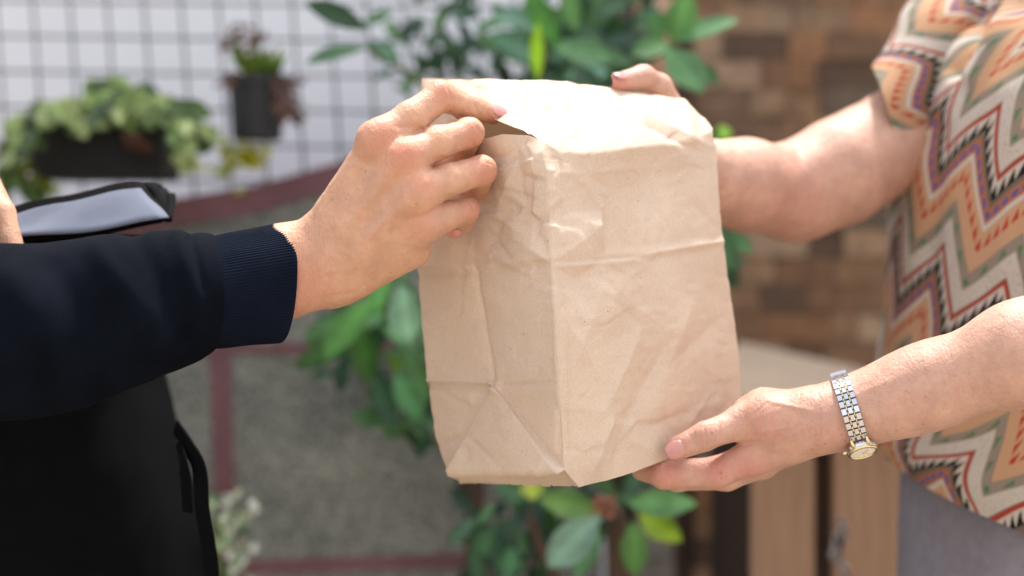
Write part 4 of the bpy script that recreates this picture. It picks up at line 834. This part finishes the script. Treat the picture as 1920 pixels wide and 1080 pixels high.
# blouse
def bl_disp(V, UV):
    q = to_px(V); d = .004*vnoise(V*np.array([14, 12, 7])+4)+.0015*vnoise(V*30)
    for (x1, y1, x2, y2, wd, a) in ((1870, -20, 1790, 130, 16, -.010), (1895, 0, 1815, 140, 18, .008), (1720, 300, 1700, 640, 24, .004), (1760, 240, 1740, 480, 20, -.004), (1900, 180, 1880, 500, 30, .003)):
        dd, h_ = segd(q, x1, y1, x2, y2); d = d+a*np.exp(-(dd/wd)**2)*(V[:, 1] < 1.4)
    return d
def tor(x, y, z, a, b_, tx=0, ty=0): return ((x, y, z), (a, 0, tx), (0, b_, ty))
blouse = loft('blouse', [tor(.545, 1.34, 1.385, .07, .08), tor(.54, 1.34, 1.36, .10, .14), tor(.535, 1.34, 1.32, .14, .19), tor(.53, 1.34, 1.24, .162, .21), tor(.53, 1.34, 1.14, .170, .20), tor(.53, 1.34, 1.06, .172, .20), tor(.53, 1.34, .99, .182, .21), tor(.53, 1.34, .935, .190, .215, -.035, .030), tor(.53, 1.34, .905, .186, .213, -.045, .040)],
    200, 200, M['blouse'], pb, bl_disp, pw=2.2, thick=.0015, start=math.pi*.5)
sl = loft('sleeve', [((.52, 1.38, 1.325), (-.03, 0, .060), (0, .08, 0)), (P(1790, 120, 1.37), (-.034, 0, .068), (.02, .075, 0)), (P(1728, 188, 1.345), (-.028, 0, .057), (.02, .066, 0)), (P(1676, 226, 1.325), (-.018, 0, .048), (.02, .060, 0))], 110, 60, M['blouse'], blouse, bl_disp, thick=.0015)
loft('sleeve', [((.57, 1.22, 1.31), (.05, 0, .06), (.03, .03, 0)), ((.60, 1.17, 1.26), (.06, 0, .03), (.0, .065, 0)), (np.array((.60, 1.12, 1.20)), (.062, 0, .02), (.0, .06, .02))], 60, 40, M['blouse'], blouse, None, thick=.0015)
def tr_disp(V, UV): return .006*vnoise(V*np.array([20, 20, 7]))+.002*vnoise(V*45)
loft('trousers', [tor(.53, 1.34, .97, .150, .18), tor(.535, 1.34, .85, .160, .185), tor(.54, 1.34, .76, .165, .18)], 100, 50, M['trouser'], pb, tr_disp, pw=2.3)
for sg in (-1, 1):
    loft('trouser_leg', [((.535, 1.34+sg*.085, .84), (.14, 0, 0), (0, .10, 0)), ((.54, 1.34+sg*.09, .5), (.09, 0, 0), (0, .085, 0)), ((.55, 1.34+sg*.10, .05), (.065, 0, 0), (0, .065, 0))], 48, 40, M['trouser'], pb, tr_disp)
    s_ = MB(); s_.box((.38, 1.34+sg*.10-.04, 0), (.63, 1.34+sg*.10+.04, .06), bev=.02); s_.build('shoe', M['darktrouser'], pb, True)
# ---- wrist watch
wc_ = P(1594, 773, 1.048); axis = P(1680, 746, 1.04)-P(1540, 785, 1.05); axis /= np.linalg.norm(axis)
e1 = np.array([0, -1, 0.]); e1 -= axis*(e1@axis); e1 /= np.linalg.norm(e1); e2 = np.cross(axis, e1); e2 = e2 if e2[2] > 0 else -e2
watch = thing('wristwatch', wc_, 'small two-tone steel and gold bracelet watch with a round pale dial on the near wrist', 'watch')
def wp(th, r, x): return wc_+(e1*math.cos(th)+e2*math.sin(th))*r+axis*x
def link_box(mb, th, dth, r0, r1, x0, x1):
    V = []
    for r in (r0, r1):
        kk = .86 if r == r1 else 1; m_ = (x0+x1)/2; hx_ = (x1-x0)/2*(kk if r == r1 else 1)
        for (a, x) in ((-1, m_-hx_), (1, m_-hx_), (1, m_+hx_), (-1, m_+hx_)): V.append(wp(th+a*dth/2*kk, r, x))
    mb.add(V, [(0, 1, 2, 3), (7, 6, 5, 4), (0, 4, 5, 1), (1, 5, 6, 2), (2, 6, 7, 3), (3, 7, 4, 0)])
TH0 = math.radians(-58); RW = .0284; st_, go_ = MB(), MB(); npitch = 34; W = .0130
for k in range(npitch):
    th = TH0+2*math.pi*(k+.5)/npitch
    if abs((th-TH0+math.pi) % (2*math.pi)-math.pi) < .42: continue
    dth = 2*math.pi/npitch
    for (a, b_) in ((-.5, -.20), (-.13, .13), (.20, .5)): link_box(st_, th, dth*.9, RW-.0008, RW+.0012, a*W, b_*W)
    for (a, b_) in ((-.195, -.135), (.135, .195)): link_box(go_, th+dth*.5, dth*.86, RW-.0006, RW+.0010, a*W, b_*W)
st_.build('bracelet', M['steel'], watch); go_.build('gold_links', M['gold'], watch)
n_ = e1*math.cos(TH0)+e2*math.sin(TH0); tt_ = -e1*math.sin(TH0)+e2*math.cos(TH0); cc = wc_+n_*(RW+.0008)
def disc(prof, name, mt, parent=watch, c=None, n=56):
    V = []; F = []; c = cc if c is None else c
    for r, h_ in prof:
        for k in range(n): a = 2*math.pi*k/n; V.append(c+(tt_*math.cos(a)+axis*math.sin(a))*r+n_*h_)
    for i in range(len(prof)-1):
        for k in range(n): F.append((i*n+k, i*n+(k+1) % n, (i+1)*n+(k+1) % n, (i+1)*n+k))
    return mesh_obj(name, V, F, mt, parent, smooth=False)
case = disc([(.0, -.002), (.0098, -.002), (.0112, -.0005), (.0116, .001), (.0112, .0025), (.0108, .003)], 'case', M['steel'])
disc([(.0109, .0028), (.0109, .0040), (.0104, .0046), (.0094, .0046), (.0090, .0040)], 'bezel', M['gold'])
disc([(.0, .0038), (.0092, .0038)], 'dial', M['dial'])
mb = MB(); mg = MB()
for k in range(12):
    a = k*math.pi/6; d_ = tt_*math.cos(a)+axis*math.sin(a); mg.tube([cc+d_*.0072+n_*.0040, cc+d_*.0083+n_*.0040], .00022, 6)
mg.tube([cc+n_*.0042, cc+(tt_*.5+axis*.86)*.0045+n_*.0042], .00025, 6); mg.tube([cc+n_*.0043, cc+(-tt_*.7+axis*.7)*.0066+n_*.0043], .0002, 6); mg.tube([cc+n_*.0038, cc+n_*.0046], .0006, 10)
mg.build('watch_hands', M['gold'], watch)
mb = MB(); mb.tube([cc-axis*.0112+n_*.0006, cc-axis*.0136+n_*.0006], .0013, 12); mb.build('crown', M['gold'], watch)
mb = MB()
for sx in (-1, 1):
    for sy in (-1, 1): mb.tube([cc+tt_*sx*.0088+axis*sy*.0052+n_*.0022, cc+tt_*sx*.0118+axis*sy*.0056+n_*.0010, cc+tt_*sx*.0136+axis*sy*.0056-n_*.0022], [.0013, .0014, .0011], 10)
mb.build('lugs', M['gold'], watch, True)
mb = MB(); thc = math.radians(100)
link_box(mb, thc, .40, RW+.0010, RW+.0030, -.0062, .0062); mb.build('clasp', M['steel'], watch)
